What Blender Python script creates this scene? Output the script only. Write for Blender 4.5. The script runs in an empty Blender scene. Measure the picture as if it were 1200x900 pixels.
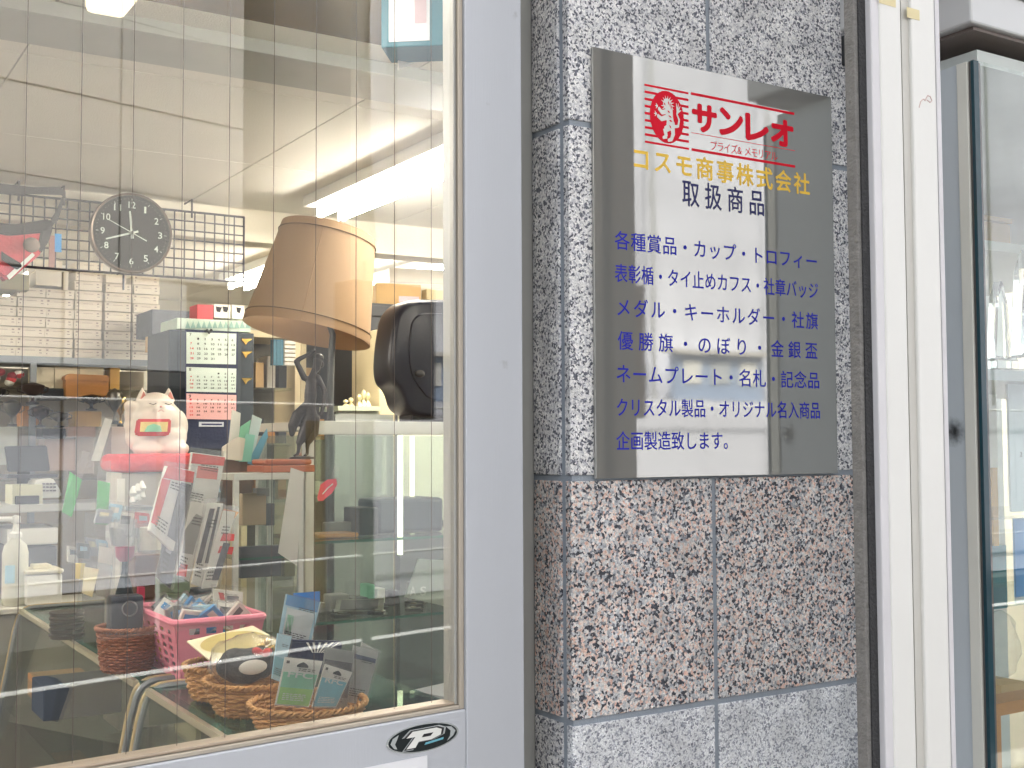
import bpy, bmesh, math, random
from mathutils import Vector, Matrix, noise as mnoise
random.seed(7)
R = math.radians
S = bpy.context.scene
C = S.collection

# ------------------------------------------------------------------ camera
EYE = 1.5
F = 1400.0                                     # focal length in photo pixels (1200 wide)
cam_d = bpy.data.cameras.new('camera'); cam = bpy.data.objects.new('camera', cam_d); C.objects.link(cam)
cam_d.sensor_width = 36; cam_d.lens = F / 1200 * 36; cam_d.clip_start = .02; cam_d.clip_end = 400
CR = Matrix.Rotation(R(-32), 3, 'Z') @ Matrix.Rotation(R(90 + 2.95), 3, 'X') @ Matrix.Rotation(R(-.25), 3, 'Z')
cam.matrix_world = Matrix.Translation((0, 0, EYE)) @ CR.to_4x4()
S.camera = cam
# ------------------------------------------------------------------ world, sun, exposure
SUN_EL, SUN_AZ = 62, 335                        # degrees; azimuth clockwise from +Y
w = bpy.data.worlds.new('World'); S.world = w; w.use_nodes = True
nt = w.node_tree; sky = nt.nodes.new('ShaderNodeTexSky'); sky.sky_type = 'NISHITA'; sky.sun_disc = False
sky.sun_elevation = R(SUN_EL); sky.sun_rotation = R(SUN_AZ); sky.dust_density = 5; sky.ozone_density = .6; sky.air_density = 1
bg = nt.nodes['Background']; hs = nt.nodes.new('ShaderNodeHueSaturation'); hs.inputs['Saturation'].default_value = .22; nt.links.new(sky.outputs[0], hs.inputs['Color']); tn = nt.nodes.new('ShaderNodeMix'); tn.data_type = 'RGBA'; tn.blend_type = 'MULTIPLY'; tn.inputs[0].default_value = 1; tn.inputs[7].default_value = (.985, 1, .99, 1); nt.links.new(hs.outputs[0], tn.inputs[6]); nt.links.new(tn.outputs[2], bg.inputs[0]); bg.inputs[1].default_value = .15
sun_d = bpy.data.lights.new('sun', 'SUN'); sun = bpy.data.objects.new('sun', sun_d); C.objects.link(sun)
sun_d.energy = 2.6; sun_d.angle = R(.6); sun_d.color = (1, .97, .93)
sdir = Vector((math.sin(R(SUN_AZ)) * math.cos(R(SUN_EL)), math.cos(R(SUN_AZ)) * math.cos(R(SUN_EL)), math.sin(R(SUN_EL))))
sun.rotation_euler = sdir.to_track_quat('Z', 'Y').to_euler()
S.view_settings.view_transform = 'Standard'; S.view_settings.look = 'None'; S.view_settings.exposure = 1.75
S.cycles.max_bounces = 12; S.cycles.transparent_max_bounces = 32; S.cycles.glossy_bounces = 5
S.cycles.use_denoising = True; S.cycles.caustics_reflective = False; S.cycles.caustics_refractive = False

# ------------------------------------------------------------------ helpers
def ray(u, v): return CR @ Vector(((u - 600) / F, -(v - 450) / F, -1))
def P(u, v, Y):                                # point of the photograph's pixel (u, v) on the plane y = Y
    d = ray(u, v); return Vector((0, 0, EYE)) + d * (Y / d.y)
def PX(u, v, X):
    d = ray(u, v); return Vector((0, 0, EYE)) + d * (X / d.x)
def PZ(u, v, z):
    d = ray(u, v); return Vector((0, 0, EYE)) + d * ((z - EYE) / d.z)
def px(u, Y): return P(u, 500, Y).x
def lin(c):
    c = c / 255.0
    return c / 12.92 if c <= .04045 else ((c + .055) / 1.055) ** 2.4
def rgb(r, g, b): return (lin(r), lin(g), lin(b), 1)

MATS = {}
def mat(name, col, rough=.5, metal=0, var=.12, vs=9, bump=0, bs=150, spec=.5, emit=0, coat=0, stretch=None, trans=0, ior=1.45, dirt=None, glow=None):
    if name in MATS: return MATS[name]
    m = bpy.data.materials.new(name); m.use_nodes = True; t = m.node_tree; n = t.nodes; L = t.links
    b = n['Principled BSDF']; b.inputs['Roughness'].default_value = rough; b.inputs['Metallic'].default_value = metal
    b.inputs['Specular IOR Level'].default_value = spec; b.inputs['Coat Weight'].default_value = coat
    b.inputs['Transmission Weight'].default_value = trans; b.inputs['IOR'].default_value = ior
    c = rgb(*col); tc = n.new('ShaderNodeTexCoord'); mp = n.new('ShaderNodeMapping'); L.new(tc.outputs['Object'], mp.inputs[0])
    if stretch: mp.inputs['Scale'].default_value = stretch
    if var:
        nz = n.new('ShaderNodeTexNoise'); nz.inputs['Scale'].default_value = vs; nz.inputs['Detail'].default_value = 5; L.new(mp.outputs[0], nz.inputs[0])
        mx = n.new('ShaderNodeMix'); mx.data_type = 'RGBA'; L.new(nz.outputs[0], mx.inputs[0])
        mx.inputs[6].default_value = tuple(x * (1 - var) for x in c[:3]) + (1,); mx.inputs[7].default_value = tuple(min(1, x * (1 + var)) for x in c[:3]) + (1,)
        out = mx.outputs[2]
        if dirt:
            n2 = n.new('ShaderNodeTexNoise'); n2.inputs['Scale'].default_value = dirt[1]; n2.inputs['Detail'].default_value = 8; L.new(tc.outputs['Object'], n2.inputs[0])
            rp = n.new('ShaderNodeValToRGB'); rp.color_ramp.elements[0].position = dirt[2]; rp.color_ramp.elements[1].position = dirt[2] + .12; L.new(n2.outputs[0], rp.inputs[0])
            m2 = n.new('ShaderNodeMix'); m2.data_type = 'RGBA'; L.new(rp.outputs[0], m2.inputs[0]); L.new(out, m2.inputs[6]); m2.inputs[7].default_value = rgb(*dirt[0]); out = m2.outputs[2]
        L.new(out, b.inputs['Base Color'])
    else: b.inputs['Base Color'].default_value = c
    if bump:
        nb = n.new('ShaderNodeTexNoise'); nb.inputs['Scale'].default_value = bs; nb.inputs['Detail'].default_value = 3; L.new(mp.outputs[0], nb.inputs[0])
        bp = n.new('ShaderNodeBump'); bp.inputs['Strength'].default_value = bump; bp.inputs['Distance'].default_value = .01; L.new(nb.outputs[0], bp.inputs['Height']); L.new(bp.outputs[0], b.inputs['Normal'])
    if emit:
        b.inputs['Emission Color'].default_value = rgb(*(glow or col)); b.inputs['Emission Strength'].default_value = emit
    MATS[name] = m; return m

def film(name, tint=(1, 1, 1), ior=1.5, rough=0.0, bump=0, bs=40, haze=0, hcol=(236, 238, 238)):
    """thin clear sheet: sees straight through, mirrors by its Fresnel share, optional milky share"""
    if name in MATS: return MATS[name]
    m = bpy.data.materials.new(name); m.use_nodes = True; t = m.node_tree; n = t.nodes; L = t.links
    n.remove(n['Principled BSDF']); out = n['Material Output']
    tr = n.new('ShaderNodeBsdfTransparent'); tr.inputs[0].default_value = tuple(tint) + (1,)
    gl = n.new('ShaderNodeBsdfGlossy'); gl.inputs['Roughness'].default_value = rough
    fr = n.new('ShaderNodeFresnel'); ge_ = n.new('ShaderNodeNewGeometry'); mr_ = n.new('ShaderNodeMapRange'); mr_.inputs[3].default_value = ior; mr_.inputs[4].default_value = 1 / ior
    L.new(ge_.outputs['Backfacing'], mr_.inputs[0]); L.new(mr_.outputs[0], fr.inputs[0])
    mx = n.new('ShaderNodeMixShader'); L.new(fr.outputs[0], mx.inputs[0])
    if haze:
        df = n.new('ShaderNodeBsdfDiffuse'); df.inputs[0].default_value = rgb(*hcol); m1 = n.new('ShaderNodeMixShader'); m1.inputs[0].default_value = haze
        tc0 = n.new('ShaderNodeTexCoord'); nz = n.new('ShaderNodeTexNoise'); nz.inputs['Scale'].default_value = 30; L.new(tc0.outputs['Object'], nz.inputs[0])
        mu = n.new('ShaderNodeMath'); mu.operation = 'MULTIPLY'; mu.inputs[1].default_value = haze * 2; L.new(nz.outputs[0], mu.inputs[0]); L.new(mu.outputs[0], m1.inputs[0])
        L.new(tr.outputs[0], m1.inputs[1]); L.new(df.outputs[0], m1.inputs[2]); L.new(m1.outputs[0], mx.inputs[1])
    else: L.new(tr.outputs[0], mx.inputs[1])
    L.new(gl.outputs[0], mx.inputs[2]); L.new(mx.outputs[0], out.inputs[0])
    if bump:
        tc = n.new('ShaderNodeTexCoord'); nb = n.new('ShaderNodeTexNoise'); nb.inputs['Scale'].default_value = bs; nb.inputs['Detail'].default_value = 4; nb.inputs['Distortion'].default_value = 1.2; L.new(tc.outputs['Object'], nb.inputs[0])
        bp = n.new('ShaderNodeBump'); bp.inputs['Strength'].default_value = bump; bp.inputs['Distance'].default_value = .02; L.new(nb.outputs[0], bp.inputs['Height'])
        L.new(bp.outputs[0], gl.inputs['Normal']); L.new(bp.outputs[0], fr.inputs['Normal'])
    MATS[name] = m; return m

def granite(name, ramp, scale=260, fine=620, contrast=(0, 1), rough=.45, gain=1.0):
    m = bpy.data.materials.new(name); m.use_nodes = True; t = m.node_tree; n = t.nodes; L = t.links; b = n['Principled BSDF']
    tc = n.new('ShaderNodeTexCoord'); oi = n.new('ShaderNodeObjectInfo'); ad = n.new('ShaderNodeVectorMath'); ad.operation = 'ADD'
    sc = n.new('ShaderNodeMath'); sc.operation = 'MULTIPLY'; sc.inputs[1].default_value = 13.7; L.new(oi.outputs['Random'], sc.inputs[0])
    L.new(tc.outputs['Object'], ad.inputs[0]); L.new(sc.outputs[0], ad.inputs[1])
    dn = n.new('ShaderNodeTexNoise'); dn.inputs['Scale'].default_value = 300; dn.inputs['Detail'].default_value = 3; L.new(ad.outputs[0], dn.inputs[0])
    ds = n.new('ShaderNodeVectorMath'); ds.operation = 'SCALE'; ds.inputs['Scale'].default_value = .005; L.new(dn.outputs[1], ds.inputs[0])
    a2 = n.new('ShaderNodeVectorMath'); a2.operation = 'ADD'; L.new(ad.outputs[0], a2.inputs[0]); L.new(ds.outputs[0], a2.inputs[1])
    v1 = n.new('ShaderNodeTexVoronoi'); v1.inputs['Scale'].default_value = scale; L.new(a2.outputs[0], v1.inputs[0])
    sp = n.new('ShaderNodeSeparateColor'); L.new(v1.outputs['Color'], sp.inputs[0])
    cr = n.new('ShaderNodeValToRGB'); cr.color_ramp.interpolation = 'LINEAR'; e = cr.color_ramp.elements
    e[0].position = ramp[0][0]; e[0].color = rgb(*ramp[0][1]); e[1].position = ramp[-1][0]; e[1].color = rgb(*ramp[-1][1])
    for p_, c_ in ramp[1:-1]: q = e.new(p_); q.color = rgb(*c_)
    # clustered: low-frequency noise pushes the grain value
    cn = n.new('ShaderNodeTexNoise'); cn.inputs['Scale'].default_value = scale * .30; cn.inputs['Detail'].default_value = 2; L.new(ad.outputs[0], cn.inputs[0])
    mm = n.new('ShaderNodeMath'); mm.operation = 'MULTIPLY_ADD'; mm.inputs[1].default_value = 1.0; L.new(sp.outputs[0], mm.inputs[0])
    m3 = n.new('ShaderNodeMath'); m3.operation = 'MULTIPLY_ADD'; m3.inputs[1].default_value = .42; m3.inputs[2].default_value = -.21; L.new(cn.outputs[0], m3.inputs[0]); L.new(m3.outputs[0], mm.inputs[2])
    L.new(mm.outputs[0], cr.inputs[0])
    v2 = n.new('ShaderNodeTexVoronoi'); v2.inputs['Scale'].default_value = fine; L.new(a2.outputs[0], v2.inputs[0]); s2 = n.new('ShaderNodeSeparateColor'); L.new(v2.outputs['Color'], s2.inputs[0])
    mr = n.new('ShaderNodeMapRange'); mr.inputs[3].default_value = .72; mr.inputs[4].default_value = 1.2; L.new(s2.outputs[1], mr.inputs[0])
    mx = n.new('ShaderNodeMix'); mx.data_type = 'RGBA'; mx.blend_type = 'MULTIPLY'; mx.inputs[0].default_value = 1; L.new(cr.outputs[0], mx.inputs[6])
    cc = n.new('ShaderNodeCombineColor'); [L.new(mr.outputs[0], cc.inputs[i]) for i in range(3)]; L.new(cc.outputs[0], mx.inputs[7])
    lf = n.new('ShaderNodeTexNoise'); lf.inputs['Scale'].default_value = 26; lf.inputs['Detail'].default_value = 3; L.new(ad.outputs[0], lf.inputs[0]); lr = n.new('ShaderNodeMapRange'); lr.inputs[1].default_value = .3; lr.inputs[2].default_value = .7; lr.inputs[3].default_value = .80; lr.inputs[4].default_value = 1.14; L.new(lf.outputs[0], lr.inputs[0])
    lm_ = n.new('ShaderNodeVectorMath'); lm_.operation = 'SCALE'; L.new(mx.outputs[2], lm_.inputs[0]); L.new(lr.outputs[0], lm_.inputs['Scale'])
    L.new(lm_.outputs[0], b.inputs['Base Color']); b.inputs['Roughness'].default_value = rough
    bp = n.new('ShaderNodeBump'); bp.inputs['Strength'].default_value = .25; bp.inputs['Distance'].default_value = .001; L.new(s2.outputs[0], bp.inputs['Height']); L.new(bp.outputs[0], b.inputs['Normal'])
    MATS[name] = m; return m

class Thing:
    def __init__(s, name, label, cat, loc=(0, 0, 0), group=None, kind=None):
        o = bpy.data.objects.new(name, None); C.objects.link(o); o.location = loc; o.empty_display_size = .05
        if label: o['label'] = label
        if cat: o['category'] = cat
        if group: o['group'] = group
        if kind: o['kind'] = kind
        s.o = o; s.loc = Vector(loc)

def mesh_obj(name, bm, m, origin, smooth=False):
    bmesh.ops.recalc_face_normals(bm, faces=bm.faces)
    me = bpy.data.meshes.new(name)
    for v in bm.verts: v.co -= origin
    if smooth:
        for f in bm.faces: f.smooth = True
        for e in bm.edges:
            if len(e.link_faces) == 2 and e.calc_face_angle(0) > .7: e.smooth = False
    bm.to_mesh(me); bm.free()
    me.materials.append(m)
    o = bpy.data.objects.new(name, me); C.objects.link(o); return o
def center(bm):
    a = [v.co for v in bm.verts]
    return Vector([(min(c[i] for c in a) + max(c[i] for c in a)) / 2 for i in range(3)]) if a else Vector()
def part(name, bm, m, parent, smooth=False, label=None, kind=None, centred=False):
    """bm is in world coordinates; parent is a Thing or a part object"""
    pl = parent.loc if isinstance(parent, Thing) else parent['_o']
    pl = Vector(pl); org = center(bm) if centred else pl
    o = mesh_obj(name, bm, m, org, smooth)
    o.parent = parent.o if isinstance(parent, Thing) else parent
    o.location = org - pl; o['_o'] = tuple(org)
    if label: o['label'] = label
    if kind: o['kind'] = kind
    return o
def single(name, bm, m, label, cat, smooth=False, group=None, kind=None):
    c = center(bm); zmin = min(v.co.z for v in bm.verts); org = Vector((c.x, c.y, zmin))
    o = mesh_obj(name, bm, m, org, smooth); o.location = org; o['_o'] = tuple(org)
    if label: o['label'] = label
    if cat: o['category'] = cat
    if group: o['group'] = group
    if kind: o['kind'] = kind
    return o
def struct(name, bm, m, smooth=False): return single(name, bm, m, None, None, smooth, None, 'structure')
def clone(o, loc, label=None, parent=None):
    c = o.copy(); C.objects.link(c); c.location = loc
    if parent: c.parent = parent
    if label: c['label'] = label
    for ch in list(o.children):
        d = clone(ch, ch.location, None, c)
    return c
def B(): return bmesh.new()
def box(bm, x0, x1, y0, y1, z0, z1, M=None, bev=0):
    g = bmesh.ops.create_cube(bm, size=1); vs = g['verts']
    for v in vs: v.co = Vector((x0 + (v.co.x + .5) * (x1 - x0), y0 + (v.co.y + .5) * (y1 - y0), z0 + (v.co.z + .5) * (z1 - z0)))
    if bev:
        es = list({e for v in vs for e in v.link_edges}); r = bmesh.ops.bevel(bm, geom=es, offset=bev, segments=2, affect='EDGES', profile=.5); vs = r['verts'] + [v for v in vs if v.is_valid]
    if M:
        for v in set(vs):
            if v.is_valid: v.co = M @ v.co
    return bm
def bx(*a, **k): return box(B(), *a, **k)
def frame_of(d):
    d = d.normalized(); a = Vector((0, 0, 1)) if abs(d.z) < .9 else Vector((1, 0, 0)); x = d.cross(a).normalized(); return x, d.cross(x).normalized()
def tube(bm, pts, r, seg=8, closed=False, cap=True):
    pts = [Vector(p) for p in pts]; n = len(pts); rs = r if isinstance(r, (list, tuple)) else [r] * n; rings = []; px_ = None
    for i, p in enumerate(pts):
        d = (pts[(i + 1) % n] - pts[i - 1]) if closed else (pts[min(i + 1, n - 1)] - pts[max(i - 1, 0)])
        if px_ is None: x, y = frame_of(d)
        else:
            d = d.normalized(); x = (px_ - d * px_.dot(d)).normalized(); y = d.cross(x)
        px_ = x
        rings.append([bm.verts.new(p + (x * math.cos(a) + y * math.sin(a)) * rs[i]) for a in [2 * math.pi * k / seg for k in range(seg)]])
    m_ = n if closed else n - 1
    for i in range(m_):
        a, b = rings[i], rings[(i + 1) % n]
        for k in range(seg): bm.faces.new((a[k], a[(k + 1) % seg], b[(k + 1) % seg], b[k]))
    if cap and not closed: bm.faces.new(rings[0][::-1]); bm.faces.new(rings[-1])
    return bm
def lathe(bm, prof, c, seg=24, M=None, sx=1, sy=1):
    c = Vector(c); rings = []
    for r, z in prof:
        ring = []
        for k in range(seg):
            a = 2 * math.pi * k / seg; p = Vector((r * sx * math.cos(a), r * sy * math.sin(a), z)); p = (M @ p) if M else p; ring.append(bm.verts.new(c + p))
        rings.append(ring)
    for a, b in zip(rings, rings[1:]):
        for k in range(seg): bm.faces.new((a[k], a[(k + 1) % seg], b[(k + 1) % seg], b[k]))
    if prof[0][0] > 1e-5: bm.faces.new(rings[0][::-1])
    if prof[-1][0] > 1e-5: bm.faces.new(rings[-1])
    bmesh.ops.remove_doubles(bm, verts=bm.verts, dist=1e-6)
    return bm
def prism(bm, poly, fn, t):
    """poly of 2D points mapped by fn(a, b, depth) -> world; thickness t"""
    f0 = [bm.verts.new(fn(a, b, 0)) for a, b in poly]; f1 = [bm.verts.new(fn(a, b, t)) for a, b in poly]; n = len(poly)
    bm.faces.new(f0); bm.faces.new(f1[::-1])
    for i in range(n): bm.faces.new((f0[i], f1[i], f1[(i + 1) % n], f0[(i + 1) % n]))
    return bm
def ell(bm, c, r, M=None, seg=16):
    g = bmesh.ops.create_icosphere(bm, subdivisions=3 if seg > 12 else 2, radius=1)
    for v in g['verts']:
        p = Vector((v.co.x * r[0], v.co.y * r[1], v.co.z * r[2])); v.co = Vector(c) + ((M @ p) if M else p)
    return bm
def blob(bm, voxel, smooth_it=4):
    """fuse overlapping lumps into one continuous surface"""
    me = bpy.data.meshes.new('tmp'); bm.to_mesh(me); bm.free(); o = bpy.data.objects.new('tmp', me); C.objects.link(o)
    r = o.modifiers.new('r', 'REMESH'); r.mode = 'VOXEL'; r.voxel_size = voxel
    s = o.modifiers.new('s', 'SMOOTH'); s.iterations = smooth_it; s.factor = .5
    dg = bpy.context.evaluated_depsgraph_get(); nm = bpy.data.meshes.new_from_object(o.evaluated_get(dg))
    b2 = B(); b2.from_mesh(nm); bpy.data.objects.remove(o); bpy.data.meshes.remove(me); bpy.data.meshes.remove(nm)
    return b2
# lettering ----------------------------------------------------------
GL = {}
def glyph(s, bold=0.0):
    k = (s, bold)
    if k in GL: return GL[k]
    cu = bpy.data.curves.new('g', 'FONT'); cu.body = s; cu.size = 1; cu.offset = bold; cu.resolution_u = 4; cu.extrude = 0; cu.fill_mode = 'FRONT'
    o = bpy.data.objects.new('g', cu); C.objects.link(o); dg = bpy.context.evaluated_depsgraph_get(); dg.update()
    me = bpy.data.meshes.new_from_object(o.evaluated_get(dg)); vs = [tuple(v.co) for v in me.vertices]; fs = [tuple(p.vertices) for p in me.polygons]
    bpy.data.objects.remove(o); bpy.data.meshes.remove(me)
    if not vs: vs = [(0, 0, 0)]; fs = []
    GL[k] = (vs, fs, min(v[0] for v in vs), max(v[0] for v in vs), min(v[1] for v in vs), max(v[1] for v in vs)); return GL[k]
def put_glyph(bm, s, fn, x, y, sx, sy, bold=0.0, fit=None):
    """fit=(w,h): scale the glyph's own bounds into the box at x,y; else use em scale"""
    vs, fs, a0, a1, b0, b1 = glyph(s, bold)
    if fit:
        kx = fit[0] / max(a1 - a0, 1e-4); ky = fit[1] / max(b1 - b0, 1e-4); nv = [bm.verts.new(fn((p[0] - a0) * kx + x, (p[1] - b0) * ky + y)) for p in vs]
    else: nv = [bm.verts.new(fn(p[0] * sx + x, p[1] * sy + y)) for p in vs]
    for f in fs:
        try: bm.faces.new([nv[i] for i in f])
        except ValueError: pass
def text_row(s, fn, x0, x1, y, h, bold=0.0, cw=None):
    bm = B(); k = 0
    for ox, oz in (((0, 0),) if not bold else ((0, 0), (bold, 0), (-bold, 0), (0, bold), (0, -bold))):
        row_once(bm, s, (lambda ox, oz, k: lambda a, b: fn(a + ox * h, b + oz * h) + Vector((0, -.00003 * k, 0)))(ox, oz, k), x0, x1, y, h, cw); k += 1
    return bm
def row_once(bm, s, fn, x0, x1, y, h, cw=None):
    """spread the characters evenly between x0 and x1; h = em height"""
    n = len(s); step = (x1 - x0) / n; w_ = cw or h
    half = 1.0 if any(ord(c) > 0x2e80 for c in s) else .56
    for i, ch in enumerate(s):
        if ch == ' ': continue
        cx = x0 + step * (i + .5)
        put_glyph(bm, ch, fn, cx - w_ * .5 * half, y, w_, h)
    return bm
def wordrow(s, fn, x0, x1, y, h, bold=0.0):
    bm = B(); put_glyph(bm, s, fn, x0, y, 1, 1, bold, fit=(x1 - x0, h)); return bm
def wallfn(Y): return lambda a, b: Vector((a, Y, b))
ORD = ['first', 'second', 'third', 'fourth', 'fifth', 'sixth', 'seventh', 'eighth', 'ninth', 'tenth', 'eleventh', 'twelfth']
# ------------------------------------------------------------------ materials
alu = mat('satin_aluminium', (195, 198, 205), .4, .2, .06, 5, .04, 400, stretch=(1, 1, .06), dirt=((150, 150, 150), 26, .68))
alu2 = mat('dull_aluminium', (172, 172, 168), .4, .3, .08, 5)
bronze_trim = mat('champagne_trim', (176, 160, 142), .4, .3, .08, 6)
gasket = mat('black_gasket', (38, 40, 44), .6)
mortar = mat('blue_grey_grout', (150, 158, 168), .9, 0, .12, 60, .3, 500)
g_grey = granite('pale_grey_granite', [(.0, (66, 68, 80)), (.22, (104, 106, 118)), (.34, (196, 196, 202)), (.6, (224, 223, 224)), (1, (242, 240, 238))], 380, 900)
g_fine = granite('light_fine_granite', [(.0, (120, 123, 134)), (.24, (168, 171, 182)), (.4, (216, 217, 222)), (1, (238, 239, 240))], 440, 1000)
g_pink = granite('pink_black_granite', [(.0, (46, 48, 58)), (.19, (70, 73, 84)), (.27, (132, 134, 142)), (.42, (196, 198, 202)), (.56, (228, 225, 222)), (.68, (228, 206, 194)), (.79, (220, 178, 160)), (.88, (234, 226, 220)), (1, (170, 174, 182))], 330, 760)
steel = mat('mirror_stainless', (176, 176, 172), .035, 1, .02, 4, .012, 7)
_t = steel.node_tree; _b = _t.nodes['Principled BSDF']; _g = _t.nodes.new('ShaderNodeBsdfDiffuse'); _g.inputs[0].default_value = rgb(182, 182, 178); _m = _t.nodes.new('ShaderNodeMixShader'); _m.inputs[0].default_value = .33
_t.links.new(_b.outputs[0], _m.inputs[1]); _t.links.new(_g.outputs[0], _m.inputs[2]); _t.links.new(_m.outputs[0], _t.nodes['Material Output'].inputs[0])
red_ink = mat('red_vinyl', (222, 12, 44), .5, 0, .03, spec=.2); gold_ink = mat('yellow_vinyl', (248, 204, 84), .5, 0, .03, spec=.2); blue_ink = mat('blue_vinyl', (40, 46, 168), .5, 0, .03, spec=.2); navy_ink = mat('navy_vinyl', (30, 34, 92), .5, 0, .03)
dark_ink = mat('black_print', (30, 30, 34), .6, 0, .03); white_ink = mat('white_print', (232, 232, 228), .5, 0, .02)
white_paint = mat('white_enamel', (226, 225, 222), .3, 0, .03, 4, .02, 60, dirt=((214, 214, 216), 14, .7))
stripe_paint = mat('warm_grey_enamel', (198, 196, 190), .4, 0, .04)
cream = mat('cream_wallpaper', (228, 222, 206), .8, 0, .06, 3, .15, 120)
ceil_m = mat('ceiling_board', (220, 216, 206), .9, 0, .05, 3, .35, 260)
floor_m = mat('shop_floor_vinyl', (84, 74, 62), .45, 0, .25, 2.2, .1, 30)
white_card = mat('white_card', (232, 228, 218), .6, 0, .04, 14); white2 = mat('white_plastic', (228, 228, 222), .4, 0, .04)
kraft = mat('kraft_cardboard', (206, 172, 124), .8, 0, .1, 20); wood = mat('varnished_wood', (166, 92, 62), .3, 0, .25, 6, 0, 1, stretch=(1, 1, 8)); wood2 = mat('amber_wood', (196, 136, 76), .5, 0, .2, 12, stretch=(1, 8, 1))
glass_pane = film('window_glass', (.97, .975, .97), 1.8)
thin_glass = film('showcase_glass', (.93, .965, .95), 1.42)
edge_green = mat('green_glass_edge', (64, 128, 112), .15, 0, .1, 30, trans=.4)
bag = film('clear_bag', (.98, .98, .98), 1.4, .05, .22, 36, .10)
wrap = film('flat_cellophane', (.985, .985, .985), 1.45, .03, .05, 30, .07)
acryl = film('clear_acrylic', (.95, .96, .97), 1.5, .02, 0, 1, .06)
crystal = mat('crystal', (246, 250, 252), .0, 0, 0, trans=1, ior=1.5)
navy = mat('navy_cloth', (32, 42, 74), .7, 0, .2, 18, .3, 90); navy_plastic = mat('glossy_navy_plastic', (20, 26, 42), .3, 0, .15, 3)
black = mat('black_plastic', (30, 31, 36), .4); charcoal = mat('charcoal_board', (62, 66, 74), .5, 0, .15); pewter = mat('pewter', (120, 118, 112), .3, .9, .2, 20); gold = mat('brass_gold', (214, 178, 96), .25, .9, .15, 30)
grey_metal = mat('grey_metal', (142, 148, 152), .4, .5, .08); bronze_m = mat('dark_bronze', (44, 38, 38), .35, .35, .3, 25)
red_cloth = mat('red_cloth', (214, 58, 58), .8, 0, .15, 14, .4, 60); pinkp = mat('pink_plastic', (240, 150, 172), .35, 0, .05, 8); green_card = mat('green_card', (84, 184, 96), .5, 0, .1, 20)
sage = mat('sage_box', (120, 140, 116), .6, 0, .1, 10); blue_card = mat('blue_card', (44, 142, 210), .5, 0, .1, 20); pale_blue = mat('pale_blue_card', (176, 216, 236), .5, 0, .1, 20); mint = mat('mint_card', (140, 206, 170), .5, 0, .15, 20)
tealm = mat('teal_carton', (34, 122, 138), .45, 0, .12, 9)
wicker = mat('tan_wicker', (196, 148, 94), .6, 0, .3, 60, .3, 300); wicker_r = mat('brown_wicker', (158, 100, 76), .6, 0, .3, 60, .3, 300)
beige = mat('beige_lining', (208, 196, 170), .6, 0, .08)
cal_green = mat('pale_green_page', (218, 232, 222), .7, 0, .03); cal_pink = mat('pink_page', (240, 184, 180), .7, 0, .03)

# =================================================================== SETTING: pavement, road, walls
YP = 1.18                                            # pillar front plane
YD = 1.200; YG = 1.212                               # door frame face, door glass
def paving():
    t = Thing('pavement', None, None, (0, 0, 0), kind='structure')
    pm = mat('paver_concrete', (126, 120, 112), .85, 0, .25, 18, .4, 200, dirt=((84, 80, 74), 5, .62)); jm = mat('sand_joint', (70, 66, 60), .95)
    part('joint_bed', bx(-6, 9, -1.6, 1.26, -.1, -.008), jm, t)
    base = None
    for i in range(-4, 12):
        for j in range(7):
            x = i * .4 + (.2 if j % 2 else 0); y = -1.58 + j * .4
            if y + .4 > 1.27: continue
            if base is None:
                base = part('paving_slab', box(B(), x + .003, x + .397, y + .003, y + .397, -.06, 0, bev=.004), pm, t, centred=True); bl = base.location.copy(); x0, y0 = x, y
            else: clone(base, bl + Vector((x - x0, y - y0, random.uniform(-.0015, .0015))), None, t.o)
    return t
paving()
asphalt = mat('asphalt', (64, 64, 66), .9, 0, .3, 60, .6, 400)
struct('road', bx(-60, 60, -6.6, -1.78, -.3, -.12), asphalt)
struct('ground', bx(-150, 150, -150, 150, -.45, -.31), mat('ground_soil', (96, 92, 84), .95, 0, .3, 2))
kb = Thing('kerb', None, None, (0, 0, 0), kind='structure'); km = mat('kerb_stone', (158, 156, 150), .85, 0, .15, 30, .3, 200)
k0 = None
for i in range(16):
    x = -4 + i * .8
    if k0 is None: k0 = part('kerb_stone', box(B(), x + .004, x + .796, -1.78, -1.604, -.2, .0, bev=.012), km, kb, centred=True); kl = k0.location.copy()
    else: clone(k0, kl + Vector((i * .8, 0, 0)), None, kb.o)
struct('far_pavement', bx(-60, 60, -8.6, -6.6, -.3, .0), mat('far_paving', (92, 90, 86), .9, 0, .2, 8))
lm = mat('road_paint', (236, 236, 232), .6, 0, .06, 20)
mrk = Thing('road_markings', None, None, (0, 0, 0), kind='structure')
def strip(bm, a, b, w_, z0, z1):
    a = Vector((a[0], a[1], 0)); b = Vector((b[0], b[1], 0)); d = (b - a).normalized(); n_ = Vector((-d.y, d.x, 0)) * w_ / 2
    q = [a + n_, b + n_, b - n_, a - n_]; return prism(bm, [(i, 0) for i in range(4)], lambda i, _, t_: Vector((q[int(i)].x, q[int(i)].y, z0 + t_ * (z1 - z0))), 1)
def strip_part(*a):
    bm = B(); strip(bm, *a); return bm
part('edge_line', strip_part((-20, -5.7), (30, -5.7), .12, -.118, -.112), lm, mrk)
part('kerb_line', strip_part((-8, -2.0), (9, -2.0), .1, -.118, -.112), lm, mrk)

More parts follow.
